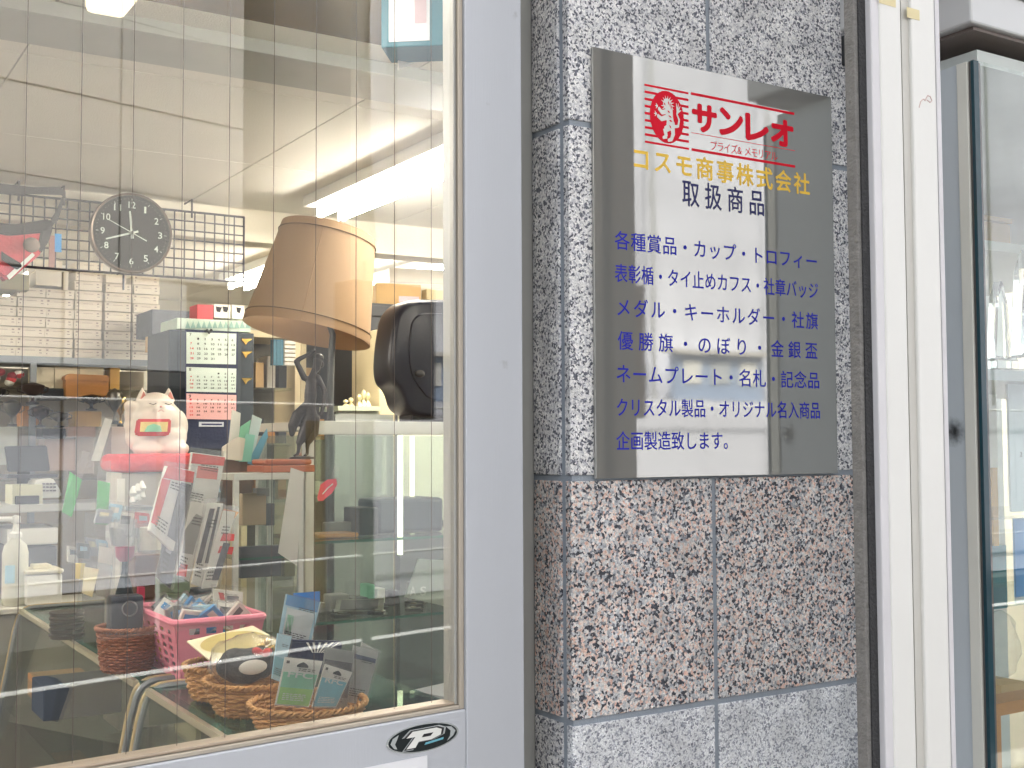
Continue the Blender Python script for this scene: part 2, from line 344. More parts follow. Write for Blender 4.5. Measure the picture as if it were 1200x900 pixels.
# granite pillar ------------------------------------------------------
xA = px(668.5, YP); xM = px(836, YP); xB = px(1003, YP)
z1 = P(671, 143, YP).z; z2 = P(836, 557, YP).z; z3 = P(836, 823, YP).z
zc = [-.02, z3 - .44, z3, z2, z1, z1 + .43, 3.2]
YR = 1.262                                           # where the pillar's return meets the door jamb
pil = Thing('granite_pillar', 'granite-tiled pillar with pink speckled course beside the shop door', 'pillar', ((xA + xB) / 2, YP + .3, 0))
part('mortar_core', bx(xA + .003, xB - .001, YP + .0022, YR + .10, -.02, 3.2), mortar, pil)
gw = .0036
for r_ in range(len(zc) - 1):
    g = g_pink if r_ == 2 else (g_fine if r_ == 1 else g_grey)
    lo, hi = zc[r_] + gw, zc[r_ + 1] - gw
    for a, b in ((xA, xM - gw), (xM + gw, xB - .004)):
        part('granite_tile', box(B(), a, b, YP, YP + .012, lo, hi, bev=.0012), g, pil, centred=True)
    part('granite_tile', box(B(), xA, xA + .012, YP + .0225, YR, lo, hi, bev=.0012), g_grey if r_ != 2 else g_pink, pil, centred=True)
# aluminium trim right of the pillar and rear wall behind the white post
single('trim_channel', bx(xB + .004, xB + .028, YP - .012, YP + .05, 0, 3.2), mat('teal_grey_trim', (112, 124, 128), .45, .3), 'teal grey metal trim running up the right edge of the granite pillar', 'trim')
single('recess_wall', bx(xB + .029, 1.50, YP + .02, YP + .08, 0, 3.2), mat('recess_grey', (120, 124, 126), .8), 'narrow grey wall behind the white shutter post', 'wall')  # rear wall in one even grey
bk = Thing('wall_bracket', 'small dark metal bracket at the upper right of the granite pillar', 'bracket', tuple(P(993, 60, YP)))
a, b = P(986, 42, YP - .001), P(1000, 80, YP - .001)
part('bracket_plate', box(B(), a.x, b.x, YP - .009, YP, b.z, a.z, bev=.0015), gasket, bk); 
bm = B(); c0 = P(993, 60, YP); tube(bm, [(c0.x, YP - .009, c0.z), (c0.x, YP - .028, c0.z)], .006, 10); part('bolt', bm, grey_metal, bk)

# =================================================================== the mirror-steel sign
YS = YP - .005
tl, tr, bl_, br = P(695.5, 55, YS), P(975.5, 114, YS), P(697.5, 560, YS), P(980.5, 555.5, YS)
sx0 = (tl.x + bl_.x) / 2; sx1 = (tr.x + br.x) / 2; sz1 = (tl.z + tr.z) / 2; sz0 = (bl_.z + br.z) / 2
sign = Thing('steel_sign', 'mirror-polished steel plate sign with red, yellow and blue Japanese lettering on the pillar', 'sign', ((sx0 + sx1) / 2, YS, sz0))
part('steel_plate', box(B(), sx0, sx1, YS, YS + .0045, sz0, sz1, bev=.0004), steel, sign)
fs = wallfn(YS - .00015)
xl = px(721.5, YS); xr = px(962, YS)
def rowz(v): return P(722, v, YS).z
rows = [('各種賞品・カップ・トロフィー', 282), ('表彰楯・タイ止めカフス・社章バッジ', 320.5), ('メダル・キーホルダー・社旗', 360.5), ('優勝旗・のぼり・金銀盃', 399.5), ('ネームプレート・名札・記念品', 438.5), ('クリスタル製品・オリジナル名入商品', 478), ('企画製造致します。', 517.5)]
eh = (rowz(400) - rowz(424)) * .98
for s_, v_ in rows:
    z = rowz(v_) - eh * .34; cnt = len(s_); x1_ = xr if cnt > 9 else px(862, YS)
    part('lettering', text_row(s_, fs, xl, x1_, z, eh, .008, cw=min(eh, (x1_ - xl) / cnt * 1.0)), blue_ink, sign, label='blue line of small lettering')
zb = P(797, 226, YS).z; hh = (P(797, 206, YS).z - P(797, 240, YS).z)
part('lettering', text_row('取扱商品', fs, P(796, 226, YS).x, P(899, 232, YS).x, zb - hh * .34, hh * .98, .010, cw=hh * .80), navy_ink, sign, label='navy heading')
zt, zbm = P(740, 171, YS).z, P(740, 197, YS).z; hh = (zt - zbm) * 1.12
part('lettering', text_row('コスモ商事株式会社', fs, P(738, 185, YS).x, P(950, 205, YS).x, zbm + hh*.06, hh, .022, cw=hh * 1.0), gold_ink, sign, label='yellow company name')
# red emblem block
gx0, gx1 = P(755.5, 130, YS).x, P(807, 140, YS).x; gz1 = P(755, 98, YS).z; gz0 = P(755, 167, YS).z; gh = gz1 - gz0; cgx, cgz = (gx0 + gx1) / 2, (gz0 + gz1) / 2
bm = B(); fr_ = wallfn(YS - .00012)
n_bar = 9
for i in range(n_bar):
    zz = gz0 + gh * i / (n_bar - 1) * .965; t_ = gh * (.042 if 0 < i < n_bar - 1 else .035)
    hw = math.sqrt(max(0, (gh * .44) ** 2 - (zz + t_ / 2 - cgz) ** 2)) * .82
    segs = [(gx0, gx1)] if hw < .003 else [(gx0, cgx - hw), (cgx + hw, gx1)]
    for a, b in segs:
        vs = [bm.verts.new(fr_(*p)) for p in ((a, zz), (b, zz), (b, zz + t_), (a, zz + t_))]; bm.faces.new(vs)
fr2 = wallfn(YS - .00022); vs = [bm.verts.new(fr2(cgx + gh * .37 * math.cos(a), cgz + gh * .45 * math.sin(a))) for a in [2 * math.pi * k / 40 for k in range(40)]]; bm.faces.new(vs)
em = part('emblem', bm, red_ink, sign, label='red barred disc with a white standing lion')
LN = [0]
def lion_bit(pts, bm_, red=False):
    LN[0] += 1; f_ = wallfn(YS - .0003 - .00001 * LN[0]); bm_.faces.new([bm_.verts.new(f_(cgx + p[0] * gh * .62, cgz + p[1] * gh * .80)) for p in pts])
def limb(pts, w0, w1, bm_):
    n_ = len(pts) - 1
    for i in range(n_):
        p0, p1 = Vector(pts[i]), Vector(pts[i + 1]); d = (p1 - p0).normalized(); m_ = Vector((-d.y, d.x)); a0 = w0 + (w1 - w0) * i / n_; a1 = w0 + (w1 - w0) * (i + 1) / n_
        lion_bit([p0 + m_ * a0 - d * a0 * .4, p1 + m_ * a1, p1 + d * a1 * .4, p1 - m_ * a1, p0 - m_ * a0 - d * a0 * .4], bm_)
def disc(cx__, cz__, rx, rz, bm_, n_=14, ph=0): lion_bit([(cx__ + rx * math.cos(2 * math.pi * k / n_ + ph), cz__ + rz * math.sin(2 * math.pi * k / n_ + ph)) for k in range(n_)], bm_)
bm = B()
for k in range(15):                                   # mane tufts
    a = R(-160 + k * 23); lion_bit([(.02 + .10 * math.cos(a - .28), .27 + .09 * math.sin(a - .28)), (.02 + .25 * math.cos(a - .1), .27 + .20 * math.sin(a - .1)), (.02 + .10 * math.cos(a + .28), .27 + .09 * math.sin(a + .28))], bm)
disc(.0, .28, .14, .12, bm); limb([(.06, .2), (.08, .02), (.12, -.14)], .13, .12, bm); disc(.12, -.15, .15, .13, bm)
limb([(-.02, .12), (-.18, .08), (-.30, .16)], .055, .04, bm); limb([(-.0, .0), (-.2, -.06), (-.34, .0)], .06, .04, bm)
for c_ in ((-.34, .20), (-.38, .03)):
    for q in (-.9, 0, .9): limb([c_, (c_[0] - .08 * math.cos(q), c_[1] + .07 * math.sin(q))], .022, .006, bm)
limb([(.08, -.2), (-.08, -.28), (-.04, -.42), (-.16, -.46)], .085, .03, bm); limb([(.18, -.2), (.2, -.34), (.14, -.46), (.02, -.50)], .08, .03, bm)
limb([(.24, -.18), (.38, -.16), (.42, -.02), (.34, .10), (.38, .22)], .035, .02, bm)
for q in (-.5, .1, .7, 1.3): limb([(.36, .14), (.36 + .13 * math.cos(q + .6), .18 + .16 * math.sin(q + .6))], .035, .006, bm)
part('lion_figure', bm, white_ink, em)
bm = B(); LN[0] += 8
for (a0, b0, a1, b1, w_) in ((-.06, .24, -.12, .30, .02), (.05, .36, .04, .26, .02), (.10, .33, .10, .22, .02), (.15, .28, .13, .17, .02), (.0, .14, .1, .1, .02), (.03, .04, .16, .0, .02), (.05, -.06, .18, -.08, .02), (.06, -.16, .14, -.24, .02)):
    p0 = Vector((a0, b0)); p1 = Vector((a1, b1)); d = (p1 - p0).normalized(); n_ = Vector((-d.y, d.x)) * w_; lion_bit([p0, (p0 + p1) / 2 + n_, p1, (p0 + p1) / 2 - n_], bm)
part('lion_outline', bm, red_ink, em)
# red logotype between rules
lx0, lx1 = P(810, 140, YS).x, P(931, 150, YS).x
def red_bar(za, t_, x0=lx0, x1=lx1): 
    b_ = B(); b_.faces.new([b_.verts.new(fs(*p)) for p in ((x0, za), (x1, za), (x1, za - t_), (x0, za - t_))]); part('rule', b_, red_ink, sign)
zu = P(810, 108, YS).z; zl = P(810, 173.5, YS).z; red_bar(zu, .0035); red_bar(zl, .0035)
z_mid = P(810, 155, YS).z; red_bar(z_mid, .0008)
bm = B(); n4 = 'サンレオ'; LB = .042; cell = (lx1 - lx0) / 4; zb = P(810, 153, YS).z; ht = P(810, 118, YS).z - zb
for i, ch in enumerate(n4):
    for k_, (ox, oz) in enumerate([(0, 0)] + [(math.cos(R(45 * q)), math.sin(R(45 * q))) for q in range(8)]):
        put_glyph(bm, ch, (lambda ox, oz, k_: lambda a, b: fs(a + ox * cell * .045, b + oz * ht * .05) + Vector((0, -.00003 * k_, 0)))(ox, oz, k_), lx0 + cell * i + cell * .07, zb + ht * (.05 if i != 1 else .08), 0, 0, fit=(cell * .84, ht * .86))
part('logotype', bm, red_ink, sign)
zs = P(835, 176, YS).z; hs = P(835, 163.5, YS).z - zs
part('small_lettering', text_row('プライズ&メモリアル', fs, P(832, 170, YS).x, P(911, 180, YS).x, zs + .0008, hs, .0, cw=hs * .92), red_ink, sign)

# =================================================================== door: frame, wired glass, sticker
PHI = R(6.9); dxr = px(613, YD); HG = Vector((dxr, YD, 0)); RZ = Matrix.Rotation(PHI, 3, 'Z')       # the door stands 7 degrees ajar, hinged at the right
def PD(u, v):                                   # pixel -> point in the shut door's own coordinates
    d = ray(u, v); n_ = Vector((math.sin(PHI), -math.cos(PHI), 0)); o_ = Vector((0, 0, EYE)); t = (HG - o_).dot(n_) / d.dot(n_); q = o_ + d * t; return HG + RZ.transposed() @ (q - HG)
def pxd(u): return PD(u, 500).x
def swing(o): o.location = HG + RZ @ (Vector(o.location) - HG); o.rotation_euler.z = PHI
dx0 = -.35; dxi = pxd(546); rail_t = PD(545, 831.5).z; ZT = 2.24
door = Thing('shop_door', 'aluminium framed shop door with a large wired glass pane', 'door', ((dx0 + dxr) / 2, YD, 0))
part('stile', box(B(), dxi, dxr, YD, YD + .045, .02, ZT + .09, bev=.0015), alu, door, label='right aluminium stile'); part('stile', box(B(), dx0, dx0 + .07, YD, YD + .045, .02, ZT + .09, bev=.0015), alu, door)
zr = rail_t
part('bottom_rail', box(B(), dx0 + .0702, dxi - .0002, YD + .0006, YD + .045, .62, zr, bev=.0015), alu, door); part('top_rail', bx(dx0 + .0702, dxi - .0002, YD + .0006, YD + .045, ZT, ZT + .09), alu, door)
part('lower_panel', bx(dx0 + .0702, dxi - .0002, YD + .006, YD + .04, .02, .6195), mat('door_panel', (204, 206, 214), .35, .3), door)
tr_w = .011
def bead(x0, x1, z0, z1, m=bronze_trim, y0=YD + .004): return part('glazing_bead', box(B(), x0, x1, y0, YD + .03, z0, z1, bev=.001), m, door)
bead(dxi - .0068, dxi - .0003, zr, ZT, mat('bead_light', (188, 178, 164), .4, .3)); bead(dxi - .0108, dxi - .0070, zr + .0052, ZT, alu2, YD + .008)
bead(dx0 + .07, dxi - .0070, zr + .0003, zr + .0050, mat('bead_light', (188, 178, 164)), YD + .004); bead(dx0 + .07, dxi - .0110, zr + .0053, zr + .0085, bronze_trim, YD + .008)
pane = part('glass_pane', bx(dx0 + .07, dxi - .0072, YG, YG + .0068, zr + .0054, ZT), glass_pane, door)
wire_m = mat('dark_wire', (92, 84, 80), .5, .4)
for k in range(0, 20):
    x = pxd(31) + .05 * (k - 8)
    if x > dxi - .02: break
    bm = B(); tube(bm, [(x, YG + .0034, zr + .01), (x, YG + .0034, ZT)], .00036, 5, cap=False); part('glass_wire', bm, wire_m, door, centred=True)
# jamb between door and pillar
jam = Thing('door_jamb', 'dark and silver door jamb between the door stile and the granite pillar', 'door frame', (dxr, YD, 0))
part('gasket', bx(dxr + .0005, dxr + .011, YD + .02, YD + .06, 0, ZT + .1), gasket, jam)
part('jamb', box(B(), dxr + .0115, xA + .0018, YR + .001, YR + .06, 0, ZT + .1, bev=.001), alu2, jam)
# sticker with P
ex, ez = (pxd(453) + pxd(536.5)) / 2, PD(495, 864.5).z; ea = (pxd(536.5) - pxd(453)) / 2; eb = (PD(495, 848).z - PD(495, 881.5).z) / 2
stk = Thing('oval_sticker', 'oval black and silver sticker with a white letter P on the door rail', 'sticker', (ex, YD, ez - eb))
def oval(m_, k, y, nm, par, t_=.0003):
    bm = B(); return part(nm, prism(bm, [(ex + ea * k * math.cos(2 * math.pi * i / 48), ez + eb * (k - (0 if k == 1 else .03)) * math.sin(2 * math.pi * i / 48)) for i in range(48)], lambda a, b, t: Vector((a, y - t, b)), t_), m_, par)
oval(mat('silver_foil', (206, 212, 214), .25, .6), 1, YD, 'sticker_rim', stk); oval(mat('sticker_black', (26, 34, 36), .2, 0, .05), .95, YD - .00035, 'sticker_face', stk)
def Ppoly(k=1.0, dx=0, dz=0):
    pts = [(-.62, -.62), (-.30, -.62), (-.18, -.22), (.28, -.22), (.62, .02), (.66, .42), (.46, .60), (-.40, .60), (-.62, .18), (-.30, .18)]
    return [(ex + dx + p[0] * ea * .78 * k, ez + dz + p[1] * eb * .95 * k) for p in pts]
bm = B(); prism(bm, Ppoly(1.22), lambda a, b, t: Vector((a, YD - .0008 - t, b)), .0001); part('letter_border', bm, mat('silver_foil', (206, 212, 214)), stk)
bm = B(); prism(bm, Ppoly(1.12), lambda a, b, t: Vector((a, YD - .001 - t, b)), .0001); part('letter_shadow', bm, dark_ink, stk)
bm = B(); prism(bm, Ppoly(.98), lambda a, b, t: Vector((a, YD - .0012 - t, b)), .0001); part('letter', bm, white_ink, stk)
bm = B(); prism(bm, [(ex + p[0] * ea * .78, ez + p[1] * eb * .95) for p in ((-.08, .06), (.24, .06), (.34, .28), (.0, .28))], lambda a, b, t: Vector((a, YD - .0014 - t, b)), .0001); part('letter_counter', bm, dark_ink, stk)
bm = B(); prism(bm, [(ex + p[0] * ea, ez + p[1] * eb) for p in ((.02, -.52), (.55, -.36), (.56, -.22), (.06, -.36))], lambda a, b, t: Vector((a, YD - .0009 - t, b)), .0001); part('small_band', bm, mat('cyan_foil', (120, 190, 210), .3, .3), stk)
bm = B(); prism(bm, [(ex + ea * p[0], ez + eb * p[1]) for p in ((.62, .52), (.78, .44), (.9, .1), (.84, -.2), (.66, -.52), (.74, -.2), (.76, .15))], lambda a, b, t: Vector((a, YD - .0009 - t, b)), .0001); part('highlight_flash', bm, mat('silver_foil', (206, 212, 214)), stk)
bm = B(); prism(bm, [(ex + ea * p[0], ez + eb * p[1]) for p in ((-.68, .5), (-.84, .3), (-.9, -.05), (-.8, -.4), (-.72, -.46), (-.78, -.1), (-.72, .22))], lambda a, b, t: Vector((a, YD - .0009 - t, b)), .0001); part('highlight_flash', bm, mat('silver_foil', (206, 212, 214)), stk)
# paper sheet on the lower rail
zp = PD(500, 885).z
paper = single('paper_sheet', bx(pxd(215), pxd(500), YD - .0009, YD - .0001, zp - .21, zp), mat('door_notice_paper', (238, 238, 242), .6, 0, .02), 'plain white paper sheet taped on the door rail under the glass', 'paper')

for o_ in (door.o, stk.o, paper): swing(o_)
# =================================================================== white shutter post
YW = .874; wx0, wx1 = px(1041, YW), px(1111.5, YW)
post = Thing('shutter_post', 'white enamelled removable shutter post standing in front of the pillar', 'post', ((wx0 + wx1) / 2, YW, 0))
back_m = mat('taupe_anodised', (186, 178, 170), .5, .3, .08)
def pst(nm, u0, u1, y0, y1, m_, bev=0, label=None): return part(nm, box(B(), px(u0, YW + y0), px(u1, YW + y0), YW + y0, YW + y1, 0, 3.1, bev=bev), m_, post, label=label)
pst('post_face', 1041, 1066, 0, .012, white_paint, .002, 'left white face'); pst('post_face', 1078.2, 1106.3, 0, .012, white_paint, .002, 'right white face')
pst('post_groove', 1066.3, 1078, .004, .012, stripe_paint); edge_m = mat('edge_enamel', (212, 210, 214), .35)
pst('post_edge', 1030.5, 1040.6, .002, .014, edge_m, .0015); pst('post_edge', 1106.8, 1112, .003, .014, edge_m, .001)
pst('post_back', 1041, 1062, .0125, .030, back_m); pst('post_back', 1080, 1105, .0125, .030, back_m); pst('post_web', 1062.5, 1079.5, .0125, .018, mat('dark_channel', (74, 70, 70), .6))
pst('brush_seal', 1015.5, 1030.3, .010, .028, mat('seal_dark', (60, 60, 62), .8, 0, .3, 80, .5, 300)); pst('seal_lip', 1009.5, 1015.2, .012, .026, mat('grimy_beige', (122, 120, 118), .7, 0, .3, 60, .4, 200), .001)
tp = mat('yellowed_tape', (222, 208, 164), .5, 0, .12, 60)
single('tape_scrap', bx(px(1040, YW), px(1060, YW), YW - .0004, YW - .0001, P(1050, 9, YW).z, P(1050, -6, YW).z), tp, 'yellowed tape scrap at the very top of the white post', 'tape')
single('tape_scrap', bx(px(1073, YW), px(1088, YW), YW - .0004, YW - .0001, P(1080, 25, YW).z, P(1080, 13, YW).z), tp, 'small square tape scrap right of the groove on the white post', 'tape')
bm = B(); tube(bm, [P(u, v, YW - .0001) for u, v in ((1077, 126), (1079, 119), (1082, 116), (1084, 118), (1087, 112), (1090, 113), (1092, 118), (1090, 120), (1086, 117))], .0006, 5); part('adhesive_mark', bm, mat('faint_pink', (204, 176, 172), .7), post)

# =================================================================== show window to the right
XP = 1.326; YF = .945
cab = Thing('show_window', 'glass show window box with grey side panel right of the white post', 'display window', (XP, YF, 0))
pm = mat('grey_side_panel', (186, 194, 200), .42, .05, .04, 3)
# smoke-like smudge on the panel, a stain of its own
t_ = pm.node_tree; n = t_.nodes; L = t_.links; b_ = n['Principled BSDF']; src = b_.inputs['Base Color'].links[0].from_socket
tc = n.new('ShaderNodeTexCoord'); dv = n.new('ShaderNodeVectorMath'); dv.operation = 'DISTANCE'; sm = PX(1118, 506, XP); L.new(tc.outputs['Object'], dv.inputs[0])
nz = n.new('ShaderNodeTexNoise'); nz.inputs['Scale'].default_value = 160; L.new(tc.outputs['Object'], nz.inputs[0])
ma = n.new('ShaderNodeMath'); ma.operation = 'MULTIPLY_ADD'; ma.inputs[1].default_value = .012; L.new(nz.outputs[0], ma.inputs[0]); L.new(dv.outputs['Value'], ma.inputs[2])
rp = n.new('ShaderNodeValToRGB'); rp.color_ramp.elements[0].position = .009; rp.color_ramp.elements[0].color = (1, 1, 1, 1); rp.color_ramp.elements[1].position = .026; rp.color_ramp.elements[1].color = (0, 0, 0, 1); L.new(ma.outputs[0], rp.inputs[0])
mx = n.new('ShaderNodeMix'); mx.data_type = 'RGBA'; L.new(rp.outputs[0], mx.inputs[0]); L.new(src, mx.inputs[6]); mx.inputs[7].default_value = rgb(40, 42, 44); L.new(mx.outputs[2], b_.inputs['Base Color'])
yn = PX(1127, 300, XP).y
sp_ = part('side_panel', bx(XP, XP + .02, yn, YP + .018, .0, 2.0), pm, cab); dv.inputs[1].default_value = tuple(Vector((XP, sm.y, sm.z)) - Vector(sp_['_o']))
strip_m = mat('ivory_strip', (214, 214, 206), .4, .1)
part('corner_strip', box(B(), XP - .003, XP + .02, yn - .017, yn - .0005, 0, 2.0, bev=.001), strip_m, cab)
part('corner_seal', bx(XP, XP + .02, yn - .0205, yn - .0175, 0, 2.0), mat('brown_seal', (84, 80, 78), .6), cab)
yg = yn - .026
part('glass_edge', bx(XP - .001, XP + .009, yg, yn - .021, .0, 2.0), mat('dark_teal_edge', (24, 66, 78), .1, 0, .1, trans=.2), cab)
part('front_glass', bx(XP + .0092, 3.2, yg, yg + .008, 0, 2.0), film('show_glass', (.94, .975, .96), 1.9), cab)
part('back_wall', bx(XP + .02, 3.2, 2.3, 2.34, 0, 2.1), mat('show_back', (196, 204, 204), .7), cab); part('floor_board', bx(XP + .02, 3.2, yg + .01, 2.3, .3, .34), mat('show_floor', (188, 190, 186), .6), cab)
part('inner_ceiling', bx(XP + .02, 3.2, yg + .01, 2.3, 2.0, 2.02), mat('show_ceiling', (206, 212, 210), .8), cab)
cc = mat('cap_metal', (196, 197, 198), .35, .15, .06, 5)
cz = P(1143, 27, yg - .014).z
part('cap', box(B(), XP - .022, 3.3, yg - .014, YP + .018, cz, cz + .05, bev=.003), cc, cab); part('cap_moulding', box(B(), XP - .03, 3.3, yg - .022, YP + .018, cz + .0505, cz + .10, bev=.004), cc, cab); part('cap_lip', bx(XP - .008, 3.3, yg - .006, YP + .018, cz - .005, cz - .0005), mat('dark_lip', (120, 110, 106), .5), cab)
part('fascia', bx(XP - .02, 3.3, yg + .03, YP + .018, cz + .1005, 3.2), g_grey, cab)
# contents of the show window
sh = Thing('display_shelf', 'grey glass shelf with metal edge inside the right show window', 'shelf', (1.9, 1.6, 0)); zs_ = P(1175, 437, 1.25).z
part('shelf_pane', bx(1.40, 2.7, 1.2205, 1.75, zs_ - .014, zs_), mat('grey_shelf', (150, 156, 158), .4), sh); part('shelf_edge', bx(1.40, 2.7, 1.212, 1.22, zs_ - .016, zs_ + .001), grey_metal, sh)
for v_, lb_ in ((602, 'upper clear glass shelf under the pale cards in the show window'), (642, 'middle clear glass shelf in the show window'), (702, 'lower clear glass shelf under the blue sheet in the show window')):
    z_ = P(1185, v_, 1.30 if v_ != 642 else 1.55).z; T = Thing('glass_shelf', lb_, 'shelf', (2, 1.5, z_)); part('shelf_pane', bx(1.345, 2.7, 1.27 if v_ != 642 else 1.48, 1.47 if v_ != 642 else 1.9, z_ - .006, z_ - .0006), thin_glass, T); part('shelf_bracket', bx(1.346, 1.36, 1.3 if v_ != 642 else 1.5, 1.44 if v_ != 642 else 1.8, z_ - .02, z_ - .0065), grey_metal, T)
sh2 = Thing('wooden_shelf', 'amber wooden shelf rail low in the right show window', 'shelf', (1.9, 1.6, 0)); zw = P(1185, 822, 1.25).z
part('shelf_board', bx(1.36, 2.7, 1.25, 1.30, zw - .02, zw), wood2, sh2); part('support', bx(1.70, 1.73, 1.26, 1.30, .34, zw - .0205), wood2, sh2); part('support', bx(1.40, 1.43, 1.26, 1.30, .34, zw - .0205), grey_metal, sh2)
for i, (u0, u1, v0, v1, m_, dy) in enumerate([(1140, 1185, 262, 302, kraft, 0), (1140, 1187, 236, 262, kraft, .03), (1140, 1176, 200, 236, kraft, .01)]):
    Y = 1.62 + dy; a = P(u0 - 20, v0 + 10, Y); b = P(u1, v1, Y); a2 = P(u1, v0, Y)
    o = single('cardboard_box', box(B(), a.x, b.x, Y, Y + .22, b.z, a2.z - .003, bev=.002), m_, 'tan cardboard box in the show window, %s of the stack of three' % ('bottom', 'middle', 'top')[i], 'box', group='cardboard boxes in the show window')
zq = P(1185, 302, 1.62).z
single('upper_shelf', bx(1.5, 2.7, 1.5, 2.2, zq - .02, zq - .001), mat('shelf_paint', (206, 206, 198), .5), 'pale shelf carrying cardboard boxes in the show window', 'shelf')
def crystal_trophy(u0, u1, vt, vb, Y, label, lean=.4):
    a = P(u0, vb, Y); b = P(u1, vb, Y); t = P((u0 + u1) / 2, vt, Y); w_ = b.x - a.x; h = t.z - a.z
    T = Thing('crystal_trophy', label, 'trophy', ((a.x + b.x) / 2, Y, a.z), group='crystal trophies in the show window')
    part('base', box(B(), a.x, b.x, Y - w_ * .3, Y + w_ * .3, a.z, a.z + h * .12, bev=.002), crystal, T)
    bm = B(); pts = [(a.x + w_ * .12, a.z + h * .125), (b.x - w_ * .12, a.z + h * .125), (a.x + w_ * .8, a.z + h * .72), (a.x + w_ * .55, a.z + h), (a.x + w_ * (.3), a.z + h * .8)]
    prism(bm, pts, lambda p, q, t_: Vector((p, Y - w_ * .16 + t_, q)), w_ * .32); bmesh.ops.bevel(bm, geom=bm.edges[:], offset=w_ * .05, segments=1, affect='EDGES'); part('blade', bm, crystal, T)
crystal_trophy(1157, 1184, 328, 433, 1.30, 'clear faceted crystal trophy with slanted top on the show window shelf')
crystal_trophy(1186, 1222, 290, 434, 1.34, 'taller clear crystal trophy at the right edge of the picture')
def flatcard(name, u0, u1, v0, v1, Y, m_, label, cat, t_=.004, lean=0, group=None, bev=0):
    a = P(u0, v1, Y); b = P(u1, v1, Y); c = P((u0 + u1) / 2, v0, Y); bm = B()
    box(bm, a.x, b.x, Y, Y + t_, a.z, c.z, bev=bev)
    if lean:
        for v in bm.verts: v.co.x += (v.co.z - a.z) * math.tan(R(lean))
    return single(name, bm, m_, label, cat, group=group)
flatcard('paper_card', 1185, 1215, 445, 600, 1.30, mat('pale_poster', (220, 228, 236), .5), 'pale upright card marked with a small 2 in the show window', 'card')
bm = B(); put_glyph(bm, '2', wallfn(1.2992), px(1194, 1.3), P(1196, 535, 1.3).z, 0, 0, 0, fit=(.006, .008)); part('printed_numeral', bm, dark_ink, bpy.context.scene.objects['paper_card'])
flatcard('blue_sheet', 1191, 1230, 606, 700, 1.32, mat('blue_sheet', (84, 148, 210), .5), 'bright blue upright sheet at the right edge of the show window', 'card')
flatcard('display_card', 1150, 1172, 455, 640, 1.6, white_card, 'white upright card behind the glass shelf in the show window', 'card'); flatcard('slim_bottle_box', 1165, 1171, 548, 640, 1.5, mat('orange_slim', (214, 164, 84), .5), 'slim golden box standing in the show window', 'box', .02)
pbm = B(); ell(pbm, P(1173, 755, 1.36), (.035, .03, .06)); 
for v in pbm.verts: v.co += Vector(mnoise.noise_vector(v.co * 40)) * .008
single('plastic_bag', pbm, bag, 'crumpled clear plastic bag on the wooden shelf of the show window', 'bag')
single('teal_box', box(B(), px(1152, 1.5), px(1176, 1.5), 1.5, 1.56, P(1160, 715, 1.5).z, P(1160, 640, 1.5).z, bev=.002), tealm, 'teal box standing low in the show window', 'box')
single('flat_package', bx(px(1150, 1.5), px(1178, 1.5), 1.47, 1.6, P(1160, 815, 1.5).z, P(1160, 800, 1.5).z), kraft, 'small amber package under the plastic bag in the show window', 'package')
led = mat('led_white', (255, 250, 240), .5, 0, 0, emit=800)
for i, (u, v) in enumerate(((1155, 175), (1187, 216), (1230, 190), (1280, 190), (1340, 190))):  # last three spots are unseen, added to brighten the window
    c = P(u, v, 1.9); bm = B(); lathe(bm, [(0, 0), (.006, .001), (.007, .006), (0, .008)], c, 10)
    T = Thing('spot_light', ('upper left', 'lower right', 'third', 'fourth', 'fifth')[i] + ' small sparkling LED spot inside the show window', 'light', tuple(c)); part('led', bm, led, T)
    bm = B(); tube(bm, [c + Vector((0, 0, .008)), c + Vector((0, .05, .12))], .003, 6); part('stem', bm, grey_metal, T)
single('spot_rail', bx(1.5, 3.1, 1.94, 1.97, P(1187, 190, 1.95).z, P(1187, 180, 1.95).z), grey_metal, 'thin grey lighting rail inside the show window', 'rail')

# =================================================================== shop shell
ZC = EYE + 1.01; ZF = .02
struct('shop_floor', bx(-2.2, 6.5, 1.30, 9, -.1, ZF), floor_m)
ct = Thing('shop_ceiling', None, None, (0, 0, ZC), kind='structure')
part('ceiling_slab', bx(-2.2, 6.5, 1.30, 9, ZC + .012, ZC + .1), mat('joint_taupe', (150, 144, 132), .9), ct)  # darker slab seen through the gaps between the panels
cx = [-2.2, -1.33, -.4, .537, 1.46, 2.38, 3.3, 4.2, 5.2, 6.5]; cy = [2.12, 2.35, 3.22, 4.08, 4.85, 5.7, 6.5, 7.4, 9]
for i in range(len(cx) - 1):
    for j in range(len(cy) - 1):
        part('ceiling_panel', bx(cx[i] + .0022, cx[i + 1] - .0022, cy[j] + .0022, cy[j + 1] - .0022, ZC, ZC + .011), ceil_m, ct, centred=True)
struct('wall_left', bx(-2.3, -2.2, 1.30, 9, 0, ZC), cream); struct('wall_right', bx(4.1, 4.2, 1.30, 9, 0, ZC), cream); struct('wall_back', bx(-2.2, 6.5, 8.2, 8.3, 0, ZC), mat('back_wall_paint', (188, 184, 170), .8))
YB = 4.86; zbh = EYE + .87
struct('bulkhead', bx(-2.2, 4.1, YB, YB + .14, zbh, ZC - .001), cream)
